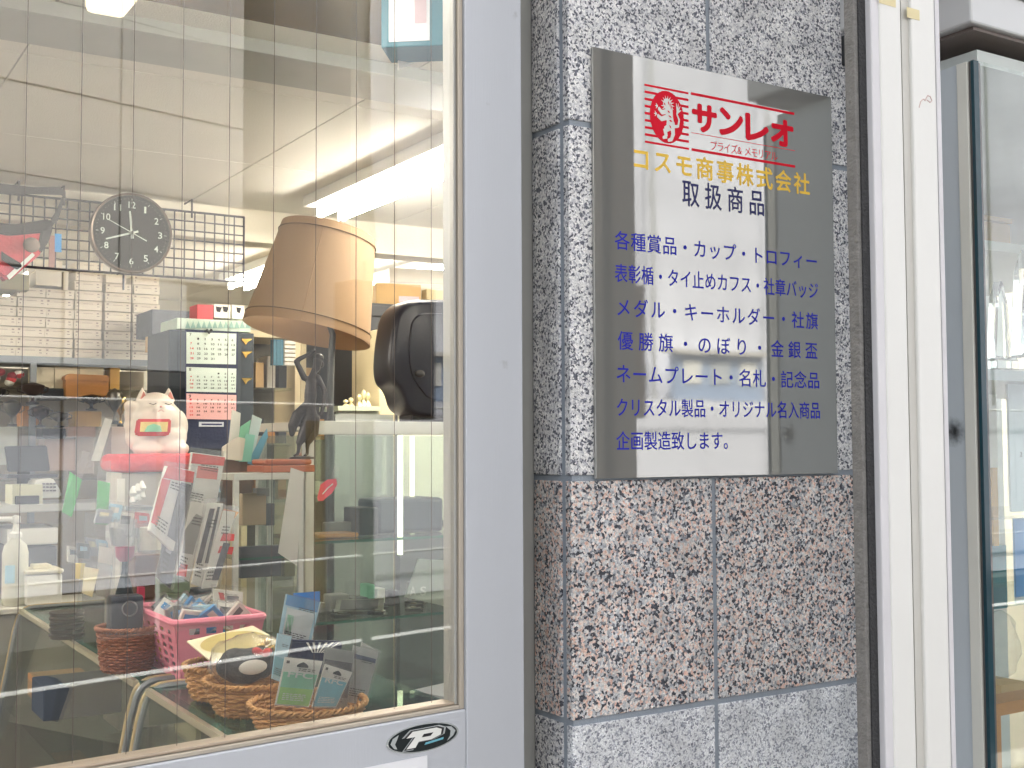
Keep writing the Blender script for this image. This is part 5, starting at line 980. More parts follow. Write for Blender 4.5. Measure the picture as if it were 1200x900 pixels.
lean_pack('orange_ticket', 'orange and white card leaning at the front of the small glass case', [(262, 596), (280, 600), (262, 628), (250, 626)], 2.99, .003, mat('orange_card', (226, 160, 96), .5), [([(262, 597), (272, 599), (268, 610), (258, 608)], red_cloth)])
single('brown_box', box(B(), px(160, 3.3), px(200, 3.3), 3.3, 3.4, ZK + .001, P(180, 650, 3.3).z, bev=.003), mat('walnut_box', (104, 72, 58), .6), 'dark brown box behind the purple cup on the counter', 'box')
single('clear_tub', lathe(B(), [(0, 0), (.03, 0), (.036, .012), (.036, .08), (.034, .08), (.033, .004)], tuple(P(176, 648, 3.25)), 20), acryl, 'clear plastic tub with cream contents left of the leaning packs', 'tub', True)
single('cream_roll', lathe(B(), [(0, 0), (.028, 0), (.028, .06), (0, .06)], tuple(P(176, 644, 3.25)), 16), mat('cream_stuff', (226, 214, 190), .7), 'cream roll inside the clear plastic tub', 'roll', True)
T = Thing('sage_box', 'sage green gift box standing behind the pink basket', 'box', tuple(PZ(205, 715, ZK))); Ysg = 3.18
M_ = Matrix.Translation((px(204, Ysg), Ysg, ZK + .001)) @ Matrix.Rotation(R(-16), 4, 'Z'); hs_ = P(204, 675, Ysg).z - ZK
part('box_body', box(B(), -.042, .042, -.03, .03, 0, hs_ * .8, M_, .002), sage, T); part('lid', box(B(), -.044, .044, -.032, .032, hs_ * .8 + .0005, hs_, M_, .002), sage, T)
single('dark_carton', box(B(), px(228, 3.2), px(252, 3.2), 3.2, 3.26, ZK + .001, P(240, 690, 3.2).z, bev=.002), mat('slate_box', (84, 96, 104), .6), 'slate carton between the sage box and the glass case', 'box')
lean_pack('striped_pack', 'small clear pack with red stripes right of the slate carton', [(250, 690), (285, 694), (284, 712), (252, 710)], 2.92, .01, white_card, [([(256, 694), (262, 695), (264, 704), (258, 703)], red_cloth), ([(266, 698), (280, 699), (279, 706), (266, 705)], dk_pk)])
single('pink_card', bx(px(165, 3.2), px(172, 3.2), 3.2, 3.22, ZK + .001, P(168, 688, 3.2).z), mat('hot_pink', (214, 60, 96), .5), 'bright pink upright card behind the small wicker basket', 'card')
# --- cat figurine on red cushion
Ym = 3.80; mc = P(182, 533, Ym); sc = .215 / 75
def mp_(u, v, y=0): p = P(u, v, Ym); return Vector((p.x, Ym + y, p.z))
T = Thing('cat_figurine', 'white ceramic beckoning cat with red framed bib on a red cushion', 'figurine', (mc.x, Ym, mc.z)); k_ = Ym * 1.02 / F
bm = B()
for (u, v, y, rx, ry, rz) in ((183, 512, 0, 35, 28, 24), (182, 492, -.01, 30, 24, 24), (181, 476, -.01, 21, 19, 16), (157, 498, 0, 11, 12, 14), (168, 526, -.05, 17, 13, 10), (199, 526, -.05, 17, 13, 10), (208, 500, 0, 12, 12, 20), (152, 486, -.01, 7, 8, 12), (152, 476, -.015, 8, 8, 7), (175, 481, -.055, 7, 6, 5), (185, 481, -.055, 7, 6, 5)):
    ell(bm, mp_(u, v, y), (rx * k_, ry * k_, rz * k_))
for s_, u in ((-1, 166), (1, 197)):
    lathe(bm, [(7.5 * k_, 0), (4 * k_, 9 * k_), (.3 * k_, 17 * k_)], mp_(u, 470, -.005), 12)
bm = blob(bm, .0045, 6); cat = part('cat_body', bm, mat('white_ceramic', (230, 218, 204), .3, 0, .03, coat=.3), T, True)
part('bib', slab_poly([(162, 491), (201, 491), (200, 508), (196, 511), (162, 511), (159, 508)], Ym - .096, .022, .004), red_cloth, T); part('bib_panel', slab_poly([(165, 494.5), (197, 494.5), (196, 506), (164, 506)], Ym - .0985, .002, 0), mat('ivory_panel', (240, 214, 140), .5), T)
part('bib_picture', slab_poly([(169, 506), (173, 499), (180, 496.5), (188, 499), (190, 506)], Ym - .0995, .0008, 0), mint, T)
for s_, u in ((-1, 172), (1, 190)): bm = B(); tube(bm, [mp_(u - 4, 473.5, -.069), mp_(u, 475, -.0765), mp_(u + 4, 473.5, -.069)], .0012, 5); part('eye', bm, dark_ink, T)
bm = B(); ell(bm, mp_(180.5, 477.5, -.079), (.004, .003, .003), seg=8); part('nose', bm, mat('soft_pink', (226, 150, 140), .5), T, True); bm = B(); tube(bm, [mp_(177, 483, -.078), mp_(180.5, 481, -.083), mp_(184, 483, -.078)], .001, 5); part('mouth', bm, mat('soft_pink', (226, 150, 140)), T)
for s_, u in ((-1, 166), (1, 197)): bm = B(); prism(bm, [(P(u - 4, 468, Ym).x, P(u, 468, Ym).z), (P(u + 4, 468, Ym).x, P(u, 468, Ym).z), (P(u, 459, Ym).x, P(u, 459, Ym).z)], lambda a, b, t: Vector((a, Ym - .026 + t, b)), .004); part('inner_ear', bm, mat('soft_pink', (226, 150, 140)), T)
cu = B(); box(cu, px(127, Ym), px(224, Ym), Ym - .12, Ym + .12, mc.z - .052, mc.z + .004, bev=.022)
for v in cu.verts: v.co.z += .003 * mnoise.noise(v.co * 30)
single('cushion', cu, red_cloth, 'flat red cushion under the white cat figurine', 'cushion', True)
single('display_stand', box(B(), px(134, Ym), px(214, Ym), Ym - .09, Ym + .1, ZK - .3, mc.z - .0525, bev=.004), mat('stand_grey', (184, 180, 172), .6, 0, .06), 'grey block stand under the red cushion', 'stand')
flatcard('white_slip', 137, 146, 561, 595, 3.6, white_card, 'white upright slip standing below the red cushion', 'card'); 
for k in range(3): c = P(156 + k * 5, 590 - k * 3, 3.55); bm = B(); lathe(bm, [(0, 0), (.012, .004), (.008, .02), (.014, .03), (.004, .05), (0, .052)], c, 10); single('small_figurine', bm, white2, ['left', 'middle', 'right'][k] + ' tiny white figurine below the cushion', 'figurine', True, 'tiny figurines below the cushion')
flatcard('counter_riser', 148, 182, 594, 599, 3.5, grey_metal, 'thin grey riser under the tiny white figurines', 'riser', .12)
# --- calendar and the dark cabinet behind it
Yl = 4.45
cal = Thing('wall_calendar', 'three month calendar with two pale green pages and a pink one on navy backing', 'calendar', tuple(P(248, 525, Yl)))
part('backing', slab_poly([(217, 386), (279, 389), (277, 526), (217, 525)], Yl, .003, 0), navy, cal)
import calendar as _c
fcal = wallfn(Yl - .0022); months = [(7, 389, 427, cal_green, dark_ink), (8, 430, 460, cal_green, dark_ink), (9, 461, 492, cal_pink, dark_ink)]
_c.setfirstweekday(6)
for mo_, v0, v1, m_, ink in months:
    pg = part('month_page', slab_poly([(218.5, v0), (277, v0 + 2), (276.5, v1), (218.5, v1 - 1)], Yl - .0015, .0012, 0), m_, cal); wk = _c.monthcalendar(2024, mo_)
    xa_, xb_ = px(219.5, Yl), px(276, Yl); za_, zb_ = P(248, v0 + 4, Yl).z, P(248, v1 - 2, Yl).z; bmk, bmr = B(), B(); dx_ = (xb_ - xa_) / 7; dz_ = (za_ - zb_) / (5.6)
    put_glyph(bmk, str(mo_), fcal, xa_ + .004, za_ - dz_ * .35, 0, 0, .01, fit=(.008, .012))
    for r_, row in enumerate(wk):
        for c_, d in enumerate(row):
            if d: put_glyph(bmr if c_ == 0 else bmk, str(d), fcal, xa_ + dx_ * (c_ + .28), za_ - dz_ * (r_ + 1.05) , 0, 0, .02, fit=(dx_ * (.26 if d < 10 else .5), dz_ * .45))
    part('printed_dates', bmk, dark_ink, pg, kind='stuff'); part('printed_sundays', bmr, red_ink, pg, kind='stuff')
a = P(233, 494, Yl); part('maker_plate', bx(px(233, Yl), px(262, Yl), Yl - .002, Yl - .0001, P(248, 500, Yl).z, P(248, 494.5, Yl).z), mat('pale_label', (214, 220, 228), .5), cal)
part('maker_print', bx(px(236, Yl), px(260, Yl), Yl - .0024, Yl - .0021, P(248, 498.2, Yl).z, P(248, 496.4, Yl).z), navy_ink, cal)
bm = B(); tube(bm, [P(242, 386, Yl - .006), P(245, 390, Yl - .006), P(248, 386, Yl - .006)], .006, 6); part('clip', bm, black, cal)
dc = Thing('dark_cabinet', 'dark blue-grey cabinet with gold wing emblems behind the calendar', 'cabinet', tuple(P(245, 560, 4.55)))
a = P(198, 560, 4.55); part('cabinet_body', box(B(), px(197, 4.5), px(297, 4.5), 4.5, 4.8, P(240, 560, 4.5).z, P(240, 388, 4.5).z, bev=.003), mat('cabinet_ink', (52, 60, 68), .5, 0, .1), dc)
for v in (397, 412, 443):
    pp = [(283, v), (296, v), (290, v + 4), (288, v + 8), (286, v + 4)]; part('wing_emblem', slab_poly(pp, 4.497, .002, 0), gold, dc)
gb = Thing('patterned_gift_box', 'pale green gift box with a triangle pattern on top of the dark cabinet', 'box', tuple(P(245, 389, 4.5)))
part('box_body', box(B(), px(206, 4.5), px(293, 4.5), 4.5, 4.72, P(240, 387, 4.5).z, P(240, 374, 4.5).z, bev=.002), mat('mint_paper', (196, 212, 198), .6), gb)
for k in range(12): u = 217 + k * 6.4; part('triangle', slab_poly([(u, 384.5), (u + 3, 376), (u + 6, 384.5)], 4.4975, .001, 0), mat('pattern_green', (136, 170, 160), .6), gb)
flatcard('red_box', 231, 250, 357, 374, 4.52, mat('rose_box', (206, 78, 84), .6), 'small rose red box on top of the patterned gift box', 'box', .1, bev=.002)
flatcard('figure_box', 251, 270, 357, 372, 4.53, white_card, 'white box with dark animal print beside the red box', 'box', .1); flatcard('figure_box', 272, 286, 358, 373, 4.53, white_card, 'white printed box just left of the lampshade edge', 'box', .1)
for k, (u0, u1, v0, v1) in enumerate(((253, 260, 359, 366), (261, 268, 359, 366), (277, 283, 360, 367))): 
    o_ = bpy.context.scene.objects['figure_box' if k < 2 else 'figure_box.001']; part('print', slab_poly([(u0, v0), (u1, v0 + 1), (u1 - 2, v1), (u0 + 1, v1 - 1)], 4.5285, .001, 0), dark_ink, o_)
bm = bx(px(181, 4.9), px(232, 4.9), 4.95, 5.2, P(200, 392, 4.9).z, P(200, 362, 4.9).z); single('file_box', bm, mat('grey_files', (96, 98, 104), .7, 0, .3, 30), 'dark grey file box between the cartons and the red box', 'box')
flatcard('kraft_folder', 182, 197, 392, 410, 4.8, kraft, 'kraft folder right of the white cartons', 'folder', .15); flatcard('binder', 198, 207, 398, 470, 4.7, mat('green_grey_binder', (96, 108, 108), .6), 'grey green binder left of the calendar', 'binder', .2); flatcard('binder', 207, 216, 396, 470, 4.72, charcoal, 'charcoal binder directly left of the calendar', 'binder', .2)
# --- clear folders and pens in a brown holder
ph = Thing('pen_holder', 'brown box holder of green and blue clear folders beside the red packs', 'holder', tuple(P(285, 556, 3.5)))
part('holder', slab_poly([(260, 537), (298, 540), (294, 600), (255, 600)], 3.5, .08, .002), mat('brown_holder', (120, 88, 72), .6), ph)
for k, (pts, m_) in enumerate((([(272, 480), (282, 484), (279, 540), (266, 538)], white_card), ([(282, 500), (294, 492), (286, 540), (276, 540)], mint), ([(296, 486), (307, 491), (296, 540), (286, 540)], mat('clear_sheet', (206, 222, 220), .4)), ([(304, 516), (313, 502), (314, 512), (300, 546), (290, 543)], mat('blue_folder', (110, 172, 200), .4)), ([(288, 508), (299, 510), (294, 541), (280, 541)], mat('aqua_folder', (150, 214, 196), .4)))):
    single('clear_folder', slab_poly(pts, 3.497 - k * .006, .003, 0), m_, ['white slip tallest in the brown holder', 'green folder second in the brown holder', 'clear pale folder sticking up in the brown holder', 'blue folder rightmost in the brown holder', 'aqua folder before the others in the brown holder'][k], 'folder')
single('cream_calculator', slab_poly([(262, 524), (280, 512), (288, 514), (284, 540), (262, 538)], 3.46, .02, .002), mat('cream_card2', (222, 212, 196), .6), 'cream printed pad standing in front of the folders', 'pad')
# --- plinth and bronze dancer statuette on the small case
Yq = Ys + .10; zc_ = zt_ + .001
pl = Thing('wooden_plinth', 'stepped red-brown wooden plinth on the small glass case', 'plinth', (px(330, Yq), Yq, zc_)); za = P(330, 545, Yq).z; zb_ = P(330, 538, Yq).z; ks = Yq * 1.03 / F
part('lower_step', box(B(), px(302, Yq), px(362, Yq), Yq - .05, Yq + .09, zc_, za, bev=.003), wood, pl); part('upper_step', box(B(), px(306, Yq), px(360, Yq), Yq - .04, Yq + .08, za + .0003, zb_, bev=.006), wood, pl)
st = Thing('bronze_statuette', 'dark bronze statuette of a dancer with one arm raised behind the head', 'statuette', (px(348, Yq), Yq, zb_))
def qp(u, v, y=0): p = P(u, v, Yq); return Vector((p.x, Yq + y, p.z))
def skinned(chains, voxel=.0028, sm=3):
    bm = B()
    for ch in chains:
        pts = [c[0] for c in ch]; rr = [c[1] for c in ch]
        for i in range(len(pts) - 1):
            n_ = max(2, int((pts[i + 1] - pts[i]).length / (min(rr[i], rr[i + 1]) * .5)))
            for k in range(n_ + 1): t = k / n_; ell(bm, pts[i].lerp(pts[i + 1], t), (rr[i] * (1 - t) + rr[i + 1] * t,) * 3, seg=8)
    return blob(bm, voxel, sm)
q_ = ks
body = skinned([
    [(qp(372, 437, 0), 6.0 * q_), (qp(371, 444), 5.2 * q_), (qp(366, 452), 3.4 * q_), (qp(365, 462), 7.5 * q_), (qp(364, 475), 8 * q_), (qp(363, 490), 7 * q_), (qp(365, 502), 8 * q_)],
    [(qp(358, 456, .01), 4.2 * q_), (qp(349, 437, .012), 3.4 * q_), (qp(352, 434, .01), 3.1 * q_), (qp(364, 428, .006), 2.6 * q_), (qp(368, 424, .0), 2.4 * q_)],
    [(qp(371, 456, -.008), 4.2 * q_), (qp(378, 470, -.012), 3.2 * q_), (qp(376, 488, -.02), 2.8 * q_), (qp(372, 500, -.026), 2.4 * q_)],
    [(qp(364, 502), 7.6 * q_), (qp(359, 515), 8 * q_), (qp(354, 526), 6.4 * q_), (qp(351, 532), 4.6 * q_)],
    [(qp(369, 504), 6.6 * q_), (qp(368, 520), 6 * q_), (qp(362, 530), 4.6 * q_)],
    [(qp(358, 488, .0), 4.5 * q_), (qp(350, 500, .01), 7.0 * q_), (qp(345, 512, .012), 6.4 * q_), (qp(344, 522, .012), 3.6 * q_)],
    [(qp(351, 530), 3.6 * q_), (qp(350, 540), 2.4 * q_), (qp(349, 545.5), 2.2 * q_), (qp(343, 547.5, -.012), 1.8 * q_)], [(qp(361, 528), 3.6 * q_), (qp(360, 540), 2.4 * q_), (qp(360, 545.5), 2.2 * q_), (qp(355, 547.5, -.012), 1.8 * q_)]])
dzz = min(v.co.z for v in body.verts) - (zb_ + .006)
for v in body.verts: v.co.z -= dzz
part('figure', body, bronze_m, st, True)
hair = B(); ell(hair, qp(374, 433, .004) - Vector((0, 0, dzz)), (6.4 * q_, 6.6 * q_, 6.2 * q_)); ell(hair, qp(378, 440, .012) - Vector((0, 0, dzz)), (4 * q_, 4 * q_, 4.5 * q_)); part('hair', blob(hair, .003, 2), bronze_m, st, True)
bm = B(); lathe(bm, [(0, 0), (16 * q_, 0), (15 * q_, .005), (9 * q_, .008), (0, .008)], (qp(354, 548).x, Yq, zb_), 20); part('base', bm, bronze_m, st, True)
# --- objects in the small glass case
for k, (u0, u1, v0, v1, m_, lb) in enumerate([(284, 312, 578, 616, mat('brown_notebook', (176, 150, 124), .6), 'brown notebook leaning in the small glass case'), (312, 322, 590, 616, charcoal, 'dark slim book in the small glass case'), (282, 330, 640, 678, dk_pk, 'dark box low in the small glass case'), (300, 316, 572, 582, mat('grey_card', (160, 158, 156), .6), 'grey card above the brown notebook'), (333, 346, 640, 676, mat('olive_metal', (120, 116, 84), .4, .4), 'olive metal item low in the small glass case')]):
    flatcard('case_item', u0, u1, v0, v1, Ys + .1, m_, lb, 'item', .03, bev=.002)
single('info_sheet', slab_poly([(341, 548), (356, 553), (348, 663), (326, 648)], Ys - .03, .002, 0), mat('pale_sheet', (206, 204, 196), .6), 'long pale printed sheet hanging in front of the small glass case', 'sheet')
T = Thing('red_tag', 'oval red tag on a clear clip above the counter', 'tag', tuple(P(382, 587, Ys - .04)))
part('tag', slab_poly([(372, 583), (376, 568), (384, 562), (394, 561), (395, 568), (389, 578), (378, 587), (373, 587)], Ys - .04, .002, 0), mat('tag_red', (216, 72, 90), .5), T); part('clip', slab_poly([(388, 560), (392, 545), (398, 544), (396, 562)], Ys - .042, .002, 0), acryl, T)
bm = B(); tube(bm, [P(378, 579, Ys - .043), P(384, 572, Ys - .043), P(390, 567, Ys - .043)], .0016, 5); part('print', bm, white_ink, T)
# --- tall case contents
def in_case(name, u0, u1, vt, Yo, z, m_, lb, cat, t_=.08, h=None, bev=.004):
    zt9 = P((u0 + u1) / 2, vt, Yo).z if h is None else z + h; return single(name, box(B(), px(u0, Yo), px(u1, Yo), Yo, Yo + t_, z + .0008, max(zt9, z + .004), bev=bev), m_, lb, cat)
in_case('black_tray', 443, 520, 584, Yc + .16, shz[0], mat('slate_pad', (78, 88, 102), .5), 'slate blue padded tray at the right end of the top glass shelf', 'tray', .16, bev=.012)
in_case('black_tray', 421, 444, 595, Yc + .14, shz[0], charcoal, 'small charcoal tray left of the slate padded tray', 'tray', .12); in_case('wooden_bar', 374, 421, 600, Yc + .10, shz[0], wood2, 'flat amber wooden bar on the top glass shelf', 'bar', .10, h=.014)
in_case('name_stand', 385, 420, 612, Yc + .2, shz[0], mat('grey_item', (150, 148, 146), .5), 'grey name stand behind the wooden bar', 'stand', .05)
for k, (u0, u1, h, m_, lb) in enumerate([(366, 382, .03, pewter, 'silver medal box leftmost on the middle glass shelf'), (388, 410, .05, mat('grey_item', (150, 148, 146)), 'grey box second on the middle glass shelf'), (414, 436, .035, dk_pk, 'dark box third on the middle glass shelf'), (431, 440, .075, mint, 'green label box fourth on the middle glass shelf'), (442, 452, .06, white_card, 'white label box fifth on the middle glass shelf'), (455, 468, .05, charcoal, 'charcoal box sixth on the middle glass shelf'), (486, 500, .07, mat('grey_item', (150, 148, 146)), 'grey box rightmost on the middle glass shelf')]):
    in_case('medal_box', u0, u1, 0, Yc + .22, shz[1], m_, lb, 'box', .06, h=h)
sa = Thing('frosted_plaque', 'frosted plaque with letters SA leaning at the right of the tall showcase', 'plaque', tuple(P(500, 712, Yc + .08)))
part('plaque', slab_poly([(491, 655), (540, 658), (528, 712), (475, 700)], Yc + .06, .008, .001), mat('frosted_white', (186, 190, 186), .5, 0, .06), sa)
for s_, u in (('A', 480), ('S', 492)): bm = B(); put_glyph(bm, s_, wallfn(Yc + .0585), px(u, Yc + .06), P(u, 698, Yc + .06).z, 0, 0, .02, fit=(.022, .028)); part('letter', bm, white_ink, sa)
T = Thing('photo_frame', 'dark picture frame lying flat on the middle glass shelf', 'frame', tuple(P(425, 672, Yc + .12))); zf = shz[1] + .012
M_ = Matrix.Translation((px(428, Yc + .1), Yc + .14, shz[1] + .02)) @ Matrix.Rotation(R(-28), 4, 'Z') @ Matrix.Rotation(R(14), 4, 'X'); part('frame', box(B(), -.075, .075, -.055, .055, -.005, .005, M_, .002), pewter, T); part('picture', box(B(), -.058, .058, -.04, .04, .0052, .0062, M_), black, T)
for k in range(9):
    M_ = Matrix.Translation((px(395 + k * 14, Yc + .1), Yc + .07 + (k % 3) * .08, shz[1] + .003)) @ Matrix.Rotation(R(random.uniform(-40, 40)), 4, 'Z'); T = Thing('badge_case', 'open dark badge case with silver badge on the middle glass shelf, %s from the left' % ORD[k], 'case', tuple(M_.translation), group='badge cases in the tall showcase')
    part('case', box(B(), -.025, .025, -.02, .02, 0, .01, M_, .001), charcoal, T); bm = B(); lathe(bm, [(0, .0102), (.010, .0102), (.009, .014), (0, .015)], M_.translation, 12); part('badge', bm, pewter, T, True)
for k, (u0, u1, z, m_, lb) in enumerate([(385, 440, shz[2], mat('navy_velvet', (40, 60, 100), .8), 'navy velvet tray on the lowest glass shelf'), (445, 500, shz[2], mat('maroon_velvet', (110, 42, 46), .8), 'maroon velvet tray on the lowest glass shelf'), (500, 560, shz[2], mat('green_velvet', (44, 100, 86), .8), 'green velvet tray on the lowest glass shelf')]): in_case('velvet_tray', u0, u1, 0, Yc + .1, z, m_, lb, 'tray', .2, h=.05)
# low counter on the right, below
lc = Thing('low_showcase', 'low glass topped showcase at the right behind the door stile', 'showcase', (1.75, 2.8, ZF)); zl_ = .82; xq = PZ(452, 712, zl_).x
part('glass_top', bx(1.42, 2.5, 2.25, 3.15, zl_ - .01, zl_), thin_glass, lc); part('edge_strip', bx(1.40, 1.4195, 2.25, 3.15, zl_ - .012, zl_ + .001), edge_green, lc); part('front_edge', bx(1.4, 2.5, 2.235, 2.2495, zl_ - .012, zl_ + .001), edge_green, lc)
part('cabinet_body', bx(1.42, 2.5, 2.27, 3.13, ZF, .52), mat('dark_wood_base', (88, 66, 48)), lc); part('side_pane', bx(1.425, 1.43, 2.27, 3.13, .52, zl_ - .011), thin_glass, lc)
for k, (x, y, m_, lb) in enumerate([(1.58, 2.5, mat('red_velvet', (130, 50, 44), .8), 'red velvet tray in the low right showcase'), (1.9, 2.5, mat('maroon_velvet', (110, 42, 46)), 'maroon tray in the low right showcase'), (1.6, 2.85, mat('navy_velvet', (40, 60, 100)), 'navy tray in the low right showcase'), (1.9, 2.86, mat('red_velvet', (130, 50, 44)), 'red tray at the back of the low right showcase')]): single('velvet_tray', box(B(), x - .14, x + .14, y - .14, y + .14, .5205, .60, bev=.004), m_, lb, 'tray')
T = Thing('bound_album', 'dark blue album lying on the low right showcase', 'album', (1.62, 2.75, zl_)); M_ = Matrix.Translation((1.62, 2.85, zl_ + .001)) @ Matrix.Rotation(R(18), 4, 'Z'); part('cover', box(B(), -.12, .12, -.09, .09, 0, .016, M_, .002), navy, T); part('pages', box(B(), -.115, .117, -.086, .086, .0162, .024, M_), mat('grey_pages', (150, 154, 158), .7), T)
for k, (x, y, m_, lb) in enumerate([(1.60, 2.42, tealm, 'teal pouch on the low right showcase'), (1.76, 2.50, mat('hot_pink', (214, 60, 96)), 'bright pink pouch on the low right showcase near the stile')]): single('pouch', box(B(), x - .05, x + .05, y - .03, y + .03, zl_ + .001, zl_ + .02, bev=.006), m_, lb, 'pouch')
single('floor_package', box(B(), 1.25, 1.38, 1.75, 1.95, .75, .80, bev=.008), mat('tan_cloth', (150, 122, 90), .8, 0, .2, 30), 'tan cloth package low by the door glass at the right', 'package')
single('low_stool', box(B(), 1.24, 1.6, 1.7, 2.1, .68, .749, bev=.01), mat('stool_brown', (92, 82, 68), .7, 0, .2, 10), 'brown low bench inside the door under the tan package', 'bench')
# --- dark shell on the tall case
Yh = Yc + .05; shl = Thing('equipment_case', 'large glossy navy plastic hard case standing on the tall showcase', 'case', tuple(P(495, 491, Yh)))
ol = [(470, 350), (520, 350), (572, 352), (572, 492), (500, 490), (478, 484), (472, 458), (458, 446), (460, 400)]
il = [(480, 360), (520, 360), (562, 362), (562, 478), (504, 478), (490, 462), (476, 440), (474, 400)]
def chaikin(p, n_=3):
    for _ in range(n_): p = [q for i in range(len(p)) for q in ((p[i][0] * .75 + p[(i + 1) % len(p)][0] * .25, p[i][1] * .75 + p[(i + 1) % len(p)][1] * .25), (p[i][0] * .25 + p[(i + 1) % len(p)][0] * .75, p[i][1] * .25 + p[(i + 1) % len(p)][1] * .75))]
    return p
def shell_mesh(ol_, Y0_, layers):
    o2 = chaikin(xz(ol_, Y0_)); mx_, mz_ = sum(p[0] for p in o2) / len(o2), sum(p[1] for p in o2) / len(o2); bm = B(); rings = []
    for dy, sh in layers:
        rings.append([bm.verts.new((mx_ + (p[0] - mx_) * (1 - sh), Y0_ + dy, mz_ + (p[1] - mz_) * (1 - sh))) for p in o2])
    for r0, r1 in zip(rings, rings[1:]):
        for i in range(len(o2)): bm.faces.new((r0[i], r0[(i + 1) % len(o2)], r1[(i + 1) % len(o2)], r1[i]))
    bm.faces.new(rings[0]); bm.faces.new(rings[-1][::-1]); return bm
part('shell', shell_mesh(ol, Yh, [(.14, .03), (.12, 0), (.03, 0), (.014, .015), (.004, .05), (0, .10)]), navy_plastic, shl, True)
part('front_panel', shell_mesh(il, Yh - .001, [(.01, .12), (0, .12), (-.004, .14), (-.005, .17)]), navy_plastic, shl, True)
part('foot', box(B(), px(486, Yh), px(545, Yh), Yh + .02, Yh + .11, ct_z, P(500, 486, Yh).z - .0005, bev=.002), black, shl); bm = B(); tube(bm, [P(520, 360, Yh - .02), P(522, 352, Yh - .02), P(530, 351, Yh - .02), P(532, 359, Yh - .02)], .004, 6); part('latch', bm, grey_metal, shl)
bm = B(); ell(bm, P(492, 438, Yh - .014), (.018, .006, .012)); part('badge', bm, black, shl, True)
single('power_adapter', bx(px(488, Yh), px(520, Yh), Yh - .02, Yh + .01, ct_z + .0005, ct_z + .006), black, 'flat black plate in front of the navy hard case', 'plate')
# --- lamp
Yn_ = 3.86; tc_ = P(385.5, 272, Yn_); bc_ = P(359.5, 391, Yn_); ax = (tc_ - bc_); hL = ax.length; kL = Yn_ * 1.05 / F
zax = ax.normalized(); yax = Vector((0, 1, 0)); yax = (yax - zax * yax.dot(zax)).normalized(); xax = yax.cross(zax); ML = Matrix((xax, yax, zax)).transposed()
rt, rb = 60.5 * kL * .94, 81 * kL * .94
lamp = Thing('floor_lamp', 'tilted tan fabric lampshade on a slim dark stem behind the tall showcase', 'lamp', (px(388, Yn_), Yn_, ZF))
lin_m = mat('tan_linen', (158, 130, 100), .85, 0, .1, 8, .12, 500, stretch=(1, 1, .3))
bt_ = lin_m.node_tree; pb = bt_.nodes['Principled BSDF']; trn = bt_.nodes.new('ShaderNodeBsdfTranslucent'); trn.inputs[0].default_value = rgb(190, 168, 140); ms = bt_.nodes.new('ShaderNodeMixShader'); ms.inputs[0].default_value = .03; bt_.links.new(pb.outputs[0], ms.inputs[1]); bt_.links.new(trn.outputs[0], ms.inputs[2]); bt_.links.new(ms.outputs[0], bt_.nodes['Material Output'].inputs[0])
bm = B(); lathe(bm, [(rb, 0), (rt, hL), (rt - .003, hL), (rb - .003, 0)], bc_, 64, ML); bmesh.ops.delete(bm, geom=[f for f in bm.faces if len(f.verts) > 4], context='FACES'); part('shade', bm, lin_m, lamp, True)
tape_m = mat('shade_band', (152, 122, 90), .85, 0, .08, 10)
for f0_, f1_ in ((.0, .085), (.925, 1.0)):
    ra, rc = rb + (rt - rb) * f0_ + .0015, rb + (rt - rb) * f1_ + .0015; bm = B(); lathe(bm, [(ra, hL * f0_), (rc, hL * f1_), (rc - .001, hL * f1_), (ra - .001, hL * f0_)], bc_, 64, ML); bmesh.ops.delete(bm, geom=[f for f in bm.faces if len(f.verts) > 4], context='FACES'); part('trim_band', bm, tape_m, lamp, True)
for f_ in (.088, .922):
    rr_ = rb + (rt - rb) * f_ + .003; bm = B(); tube(bm, [bc_ + ML @ Vector((rr_ * math.cos(a), rr_ * math.sin(a), hL * f_)) for a in [2 * math.pi * i / 64 for i in range(64)]], .0016, 5, closed=True); part('piping', bm, mat('brown_piping', (92, 72, 52), .8), lamp)
aS = R(-118); bm = B(); tube(bm, [bc_ + ML @ Vector(((rb + .001) * math.cos(aS), (rb + .001) * math.sin(aS), 0)), bc_ + ML @ Vector(((rt + .001) * math.cos(aS), (rt + .001) * math.sin(aS), hL))], .0012, 4); part('seam', bm, tape_m, lamp)
for a in (0, 120, 240): bm = B(); tube(bm, [bc_ + ML @ Vector((0, 0, hL * .72)), bc_ + ML @ Vector(((rt + 4 * .003) * .97 * math.cos(R(a)), rt * .97 * math.sin(R(a)), hL * .9))], .002, 5); part('spider_arm', bm, grey_metal, lamp)
bm = B(); tube(bm, [bc_ + ML @ Vector((0, 0, hL * .73)), P(386, 382, Yn_), P(390, 392, Yn_), P(388, 420, Yn_), P(387, 470, Yn_), P(388, 560, Yn_), Vector((px(388, Yn_), Yn_, ZF + .03))], [.009, .009, .011, .012, .012, .012, .014], 10); part('stem', bm, mat('dark_stem', (74, 76, 76), .4, .5), lamp, True)
bm = B(); lathe(bm, [(0, 0), (.13, 0), (.13, .012), (.03, .03), (0, .03)], (px(388, Yn_), Yn_, ZF), 28); part('foot', bm, mat('dark_stem', (74, 76, 76)), lamp, True)
bm = B(); ell(bm, bc_ + ML @ Vector((0, 0, hL * .55)), (.03, .03, .04)); part('bulb', bm, white2, lamp, True)
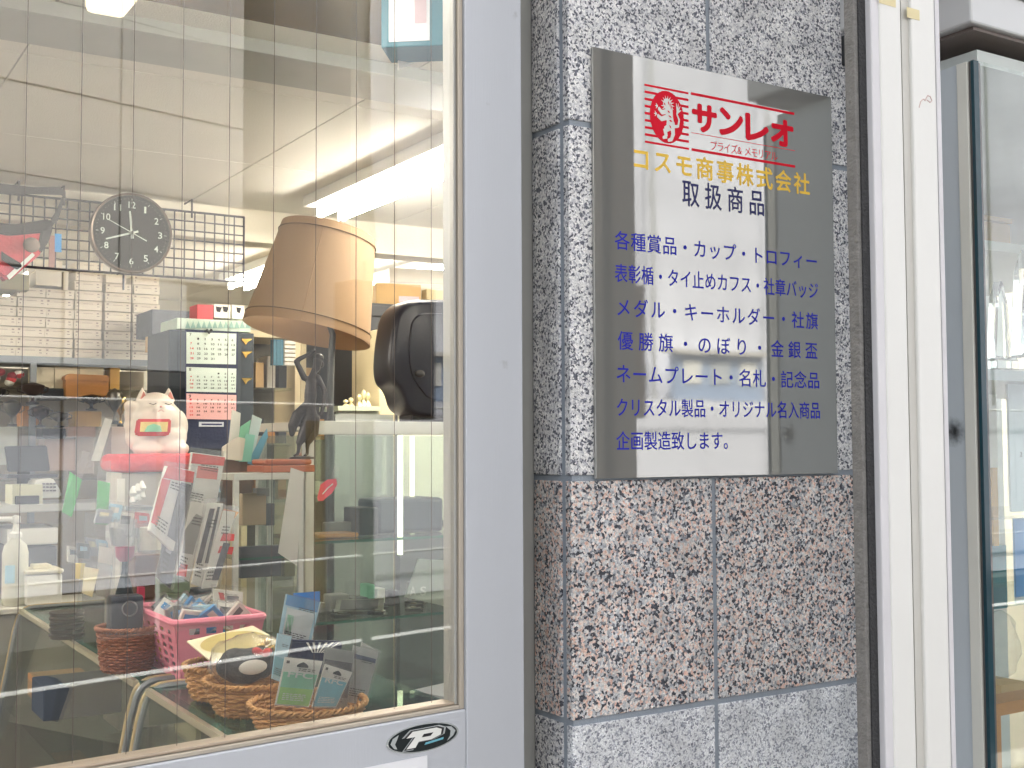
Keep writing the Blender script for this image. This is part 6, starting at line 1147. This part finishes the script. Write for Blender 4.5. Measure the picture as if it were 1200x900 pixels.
# --- back room: cabinets, partitions, shelves
def cabinet(u0, u1, v0, v1, Y, label, fm_, nsh=3, glassy=True, dep=.35, name='display_cabinet'):
    a = P(u0, v1, Y); x1_ = px(u1, Y); zt9 = P((u0 + u1) / 2, v0, Y).z; T = Thing(name, label, 'cabinet', ((a.x + x1_) / 2, Y, ZF)); fw_ = .028
    for xx in (a.x, x1_ - fw_): part('upright', box(B(), xx, xx + fw_, Y, Y + .03, ZF, zt9, bev=.002), fm_, T)
    part('top', bx(a.x + fw_ + .0005, x1_ - fw_ - .0005, Y, Y + dep, zt9 - .03, zt9), fm_, T); part('back', bx(a.x, x1_, Y + dep, Y + dep + .02, ZF, zt9), mat('cab_back', (120, 118, 110), .7, 0, .15, 4), T)
    part('side', bx(a.x, a.x + .012, Y + .0305, Y + dep, ZF, zt9 - .031), fm_, T)
    zs9 = [EYE - .5 + k * (zt9 - EYE + .5) / (nsh + 1) for k in range(1, nsh + 1)]
    for z in zs9: part('shelf', bx(a.x + fw_, x1_ - fw_, Y + .04, Y + dep - .002, z - .012, z), fm_ if not glassy else thin_glass, T)
    part('lower_door', bx(a.x + fw_ + .001, x1_ - fw_ - .001, Y + .004, Y + .02, ZF + .05, EYE - .55), mat('cab_door', (164, 158, 140), .6), T)
    return T, a.x + fw_, x1_ - fw_, zs9
cfm = mat('cream_frame', (220, 204, 166), .5, 0, .05); random.seed(11)
words_m = [pewter, gold, bronze_m, charcoal, white_card, kraft, wood2]; wn = ['silver', 'golden', 'bronze', 'charcoal', 'white', 'kraft', 'amber']
for ci, (u0, u1, v0, v1, Y, lb, sh_) in enumerate([(283, 352, 388, 560, 5.2, 'cream framed glass cabinet behind the statuette', ['left', 0]), (352, 445, 388, 560, 5.4, 'cream framed glass cabinet behind the lamp stem', ['right', 0]), (232, 283, 380, 560, 5.9, 'far cream cabinet seen right of the calendar', ['far', 0])]):
    T, xa_, xb_, zz = cabinet(u0, u1, v0, v1, Y, lb, cfm, 3)
    for si, z in enumerate(zz):
        n_ = 4 if ci < 2 else 3
        for k in range(n_):
            m_i = random.randrange(7); x = xa_ + (xb_ - xa_) * (k + .5) / n_; tag_ = '%s item %s from the left on the %s shelf of the %s cream cabinet' % (wn[m_i], ORD[k], ('lower', 'middle', 'upper')[si], ('left', 'right', 'far')[ci])
            if m_i < 3:
                h = random.uniform(.1, .16); r = .028; b = Vector((x, Y + .14, z + .001)); t9 = Thing('small_trophy', tag_.replace('item', 'trophy'), 'trophy', tuple(b), group='trophies in the cream cabinets')
                bm = B(); lathe(bm, [(0, 0), (r, 0), (r, h * .15), (r * .8, h * .18)], b, 10); part('base', bm, black, t9); bm = B(); lathe(bm, [(r * .3, h * .181), (r * .15, h * .4), (r * .8, h * .6), (r, h * .95), (r * .85, h), (0, h * .7)], b, 12); part('bowl', bm, words_m[m_i], t9, True)
            else: w2 = (xb_ - xa_) / n_ * .36; single('shelf_box', box(B(), x - w2, x + w2, Y + .08, Y + .2, z + .001, z + random.uniform(.06, .15), bev=.002), words_m[m_i], tag_.replace('item', 'box'), 'box', group='boxes in the cream cabinets')
T = Thing('ring_binders', 'blue and white file spines on top of the left cream cabinet', 'files', tuple(P(335, 412, 5.1)))
for k in range(3): part('binder', box(B(), px(320 + k * 4, 5.15), px(323.6 + k * 4, 5.15), 5.15, 5.19, P(330, 428, 5.15).z, P(330, 398, 5.15).z), mat('blue_spine', (60, 110, 130), .5), T)
for k in range(6): part('folder', box(B(), px(333, 5.15), px(346, 5.15), 5.15, 5.19, P(340, 428 - k * 5, 5.15).z, P(340, 424.5 - k * 5, 5.15).z), white_card, T)
single('cream_column', box(B(), px(444, 4.7), px(465, 4.7), 4.7, 5.0, ZF, P(452, 385, 4.7).z, bev=.02), cfm, 'cream rounded locker column left of the navy hard case', 'locker', True)
dcb = Thing('tall_dark_cupboard', 'tall dark grey cupboard under the cardboard boxes at the right', 'cupboard', (px(470, 5.2), 5.2, ZF)); zc9 = P(470, 357, 5.1).z
part('carcass', box(B(), px(418, 5.1), px(560, 5.1), 5.1, 5.6, ZF, zc9, bev=.003), mat('slate_cupboard', (78, 82, 88), .5), dcb); 
part('drawer', box(B(), px(420, 5.09), px(558, 5.09), 5.085, 5.0995, P(470, 372, 5.09).z, P(470, 360, 5.09).z, bev=.002), mat('slate_cupboard', (78, 82, 88)), dcb); part('drawer', box(B(), px(420, 5.09), px(558, 5.09), 5.085, 5.0995, P(470, 420, 5.09).z, P(470, 374, 5.09).z, bev=.002), mat('slate_cupboard', (78, 82, 88)), dcb)
def rot_box(u, Y, wx, wy, z0, z1, ang, m_, lb, name='cardboard_box'):
    M_ = Matrix.Translation((px(u, Y), Y, 0)) @ Matrix.Rotation(R(ang), 4, 'Z'); return single(name, box(B(), -wx, wx, -wy, wy, z0, z1, M_, .003), m_, lb, 'box'), M_
wbx = mat('white_carton', (226, 222, 212), .6, 0, .04)
zz = [P(480, v, 5.2).z for v in (353, 334, 314)]
rot_box(481, 5.42, .15, .17, zc9 + .002, zz[1] + .02, -14, wbx, 'lower white lidded box on the dark cupboard'); rot_box(481, 5.43, .15, .17, zz[1] + .022, zz[2] + .01, -13, wbx, 'upper white lidded box on the dark cupboard')
o_, M_ = rot_box(463, 5.21, .11, .08, zc9 + .002, P(465, 333, 5.15).z, -14, kraft, 'open kraft cardboard box in front of the white lidded boxes')
part('sticker', box(B(), -.0, .10, -.0815, -.0802, zc9 + .015, zc9 + .045, M_), mat('pink_white_sticker', (232, 190, 204), .5), o_)
single('cream_carton', box(B(), px(500, 5.2), px(560, 5.2), 5.2, 5.35, zc9 + .002, P(520, 340, 5.2).z, bev=.003), mat('cream_carton', (226, 210, 170), .6), 'low cream carton at the right of the kraft box', 'box')
# right side back shelf with gold figures, yellow-green panel
gs = Thing('wall_ledge', 'pale green ledge with gold trophies right of the lamp stem', 'shelf', tuple(P(430, 478, 4.9))); zg = P(430, 476, 4.6).z
part('ledge_top', bx(px(396, 4.6), px(446, 4.6), 4.6, 4.8, zg - .02, zg), mat('ledge_green', (196, 204, 180), .6), gs); part('ledge_front', bx(px(398, 4.6), px(446, 4.6), 4.62, 4.64, .9, zg - .021), mat('ledge_panel', (168, 174, 164), .6, 0, .1, 8), gs)
for k, (u, h) in enumerate(((412, .03), (418, .04), (428, .055), (433, .075), (438, .065))): b = Vector((px(u, 4.62), 4.68, zg + .001)); bm = B(); lathe(bm, [(0, 0), (.016, 0), (.012, h * .2), (.004, h * .4), (.012, h * .65), (.010, h * .85), (0, h)], b, 10); single('gold_figure', bm, mat('pale_gold', (226, 212, 170), .3, .5), ['leftmost', 'second', 'middle', 'fourth', 'rightmost'][k] + ' small golden trophy figure on the pale ledge', 'trophy', True, 'gold figures on the ledge')
rp_ = Thing('yellow_panel', 'pale yellow-green panel behind the tall showcase at the right', 'panel', tuple(P(510, 560, 4.3))); part('panel', bx(px(470, 4.3), px(560, 4.3), 4.3, 4.33, P(510, 610, 4.3).z, P(510, 462, 4.3).z), mat('lime_panel', (222, 220, 198), .6), rp_); part('lower_board', bx(px(470, 4.3), px(560, 4.3), 4.31, 4.34, .1, P(510, 610, 4.3).z - .001), mat('lower_dark', (84, 88, 92), .6, 0, .2, 8), rp_); part('cabinet_base', bx(px(400, 4.3), px(469, 4.3), 4.36, 4.4, .4, P(430, 485, 4.3).z), mat('grey_board', (150, 154, 150), .6, 0, .1, 6), rp_)  # plain boards without any glow
# --- teal carton hanging under the soffit with white card below
Yt_ = 1.62; tl_ = Thing('teal_carton', 'teal carton with white label and painted glare under the soffit at the top of the door glass', 'carton', tuple(P(480, 57, Yt_)))
zt5, zb5 = sof - .001, P(447, 56, Yt_).z; xa5 = px(446, Yt_); M_ = Matrix.Translation((xa5, Yt_, 0)) @ Matrix.Rotation(R(-38), 4, 'Z')
part('carton', box(B(), 0, .16, 0, .075, zb5, zt5, M_, .002), tealm, tl_)
M_ = Matrix.Translation((xa5, Yt_, 0)) @ Matrix.Rotation(R(-38), 4, 'Z')
part('label', box(B(), .012, .075, -.0012, -.0002, zb5 + .008, zt5 - .02, M_), mat('label_glare_white', (236, 240, 246), .25, 0, .12, 40), tl_); part('print', box(B(), .052, .07, -.0020, -.0013, zb5 + .035, zt5 - .02, M_), mat('rose_label', (226, 200, 206), .5), tl_)  # label whitened and enlarged to imitate glare on the carton
T = Thing('white_card', 'white card hanging below the teal carton', 'card', tuple(P(500, 70, 1.66))); part('card', slab_poly([(467, 70), (528, 40), (528, 52), (467, 82)], 1.66, .003, 0), white_card, T)
print('cartons', n_c, 'objects', len(bpy.data.objects))

# --- more goods on the counter and desk, each a small thing of its own
random.seed(23)
pal = [('white', white_card), ('silver', mat('silver_pack', (170, 174, 180))), ('cream', mat('cream_label', (236, 226, 184))), ('grey', mat('grey_item', (150, 148, 146))), ('pale blue', pale_blue), ('charcoal', charcoal), ('red', red_cloth)]
spots = [(120, 596, 614, 9), (132, 590, 612, 8), (145, 600, 628, 9), (160, 604, 630, 10), (204, 690, 700, 12), (230, 612, 640, 7), (98, 636, 655, 7), (110, 630, 652, 6), (122, 632, 650, 7), (86, 640, 660, 6), (140, 618, 640, 8), (168, 600, 620, 8), (246, 560, 585, 8), (256, 566, 588, 7), (240, 700, 712, 12), (226, 700, 716, 10)]
for k, (u, v0, v1, hw) in enumerate(spots):
    nm_, m_ = pal[(k * 3 + 1) % 7]; Y = 3.35 + .05 * (k % 5); T = Thing('wrapped_good', '%s wrapped pack among the goods, %s' % (nm_, ['behind the acrylic holder, leftmost', 'under the green cards', 'below the tiny figurines', 'left of the clear tub', 'beside the sage box', 'behind the oval photo card', 'above the price cards at left', 'above the price cards, middle', 'above the price cards, right', 'right of the cream tub', 'above the purple cup', 'behind the clear tub', 'behind the red headed packs, left', 'behind the red headed packs, right', 'behind the pink basket, right', 'behind the pink basket, middle'][k]), 'pack', tuple(P(u, v1, Y)))
    sk = random.uniform(-5, 5); part('pack_body', slab_poly([(u - hw + sk, v0), (u + hw + sk, v0 + 2), (u + hw, v1), (u - hw, v1 - 1)], Y, .02, .002), m_, T); part('print_block', slab_poly([(u - hw * .6 + sk * .7, v0 + 4), (u + hw * .6 + sk * .7, v0 + 5), (u + hw * .6 + sk * .4, (v0 + v1) / 2), (u - hw * .6 + sk * .4, (v0 + v1) / 2)], Y - .0015, .001, 0), pal[(k * 5 + 2) % 7][1], T)
    part('wrapper', slab_poly([(u - hw + sk - 2, v0 - 3), (u + hw + sk + 2, v0 - 2), (u + hw + 2, v1 + 1), (u - hw - 2, v1)], Y - .006, .0005, 0), wrap, T)
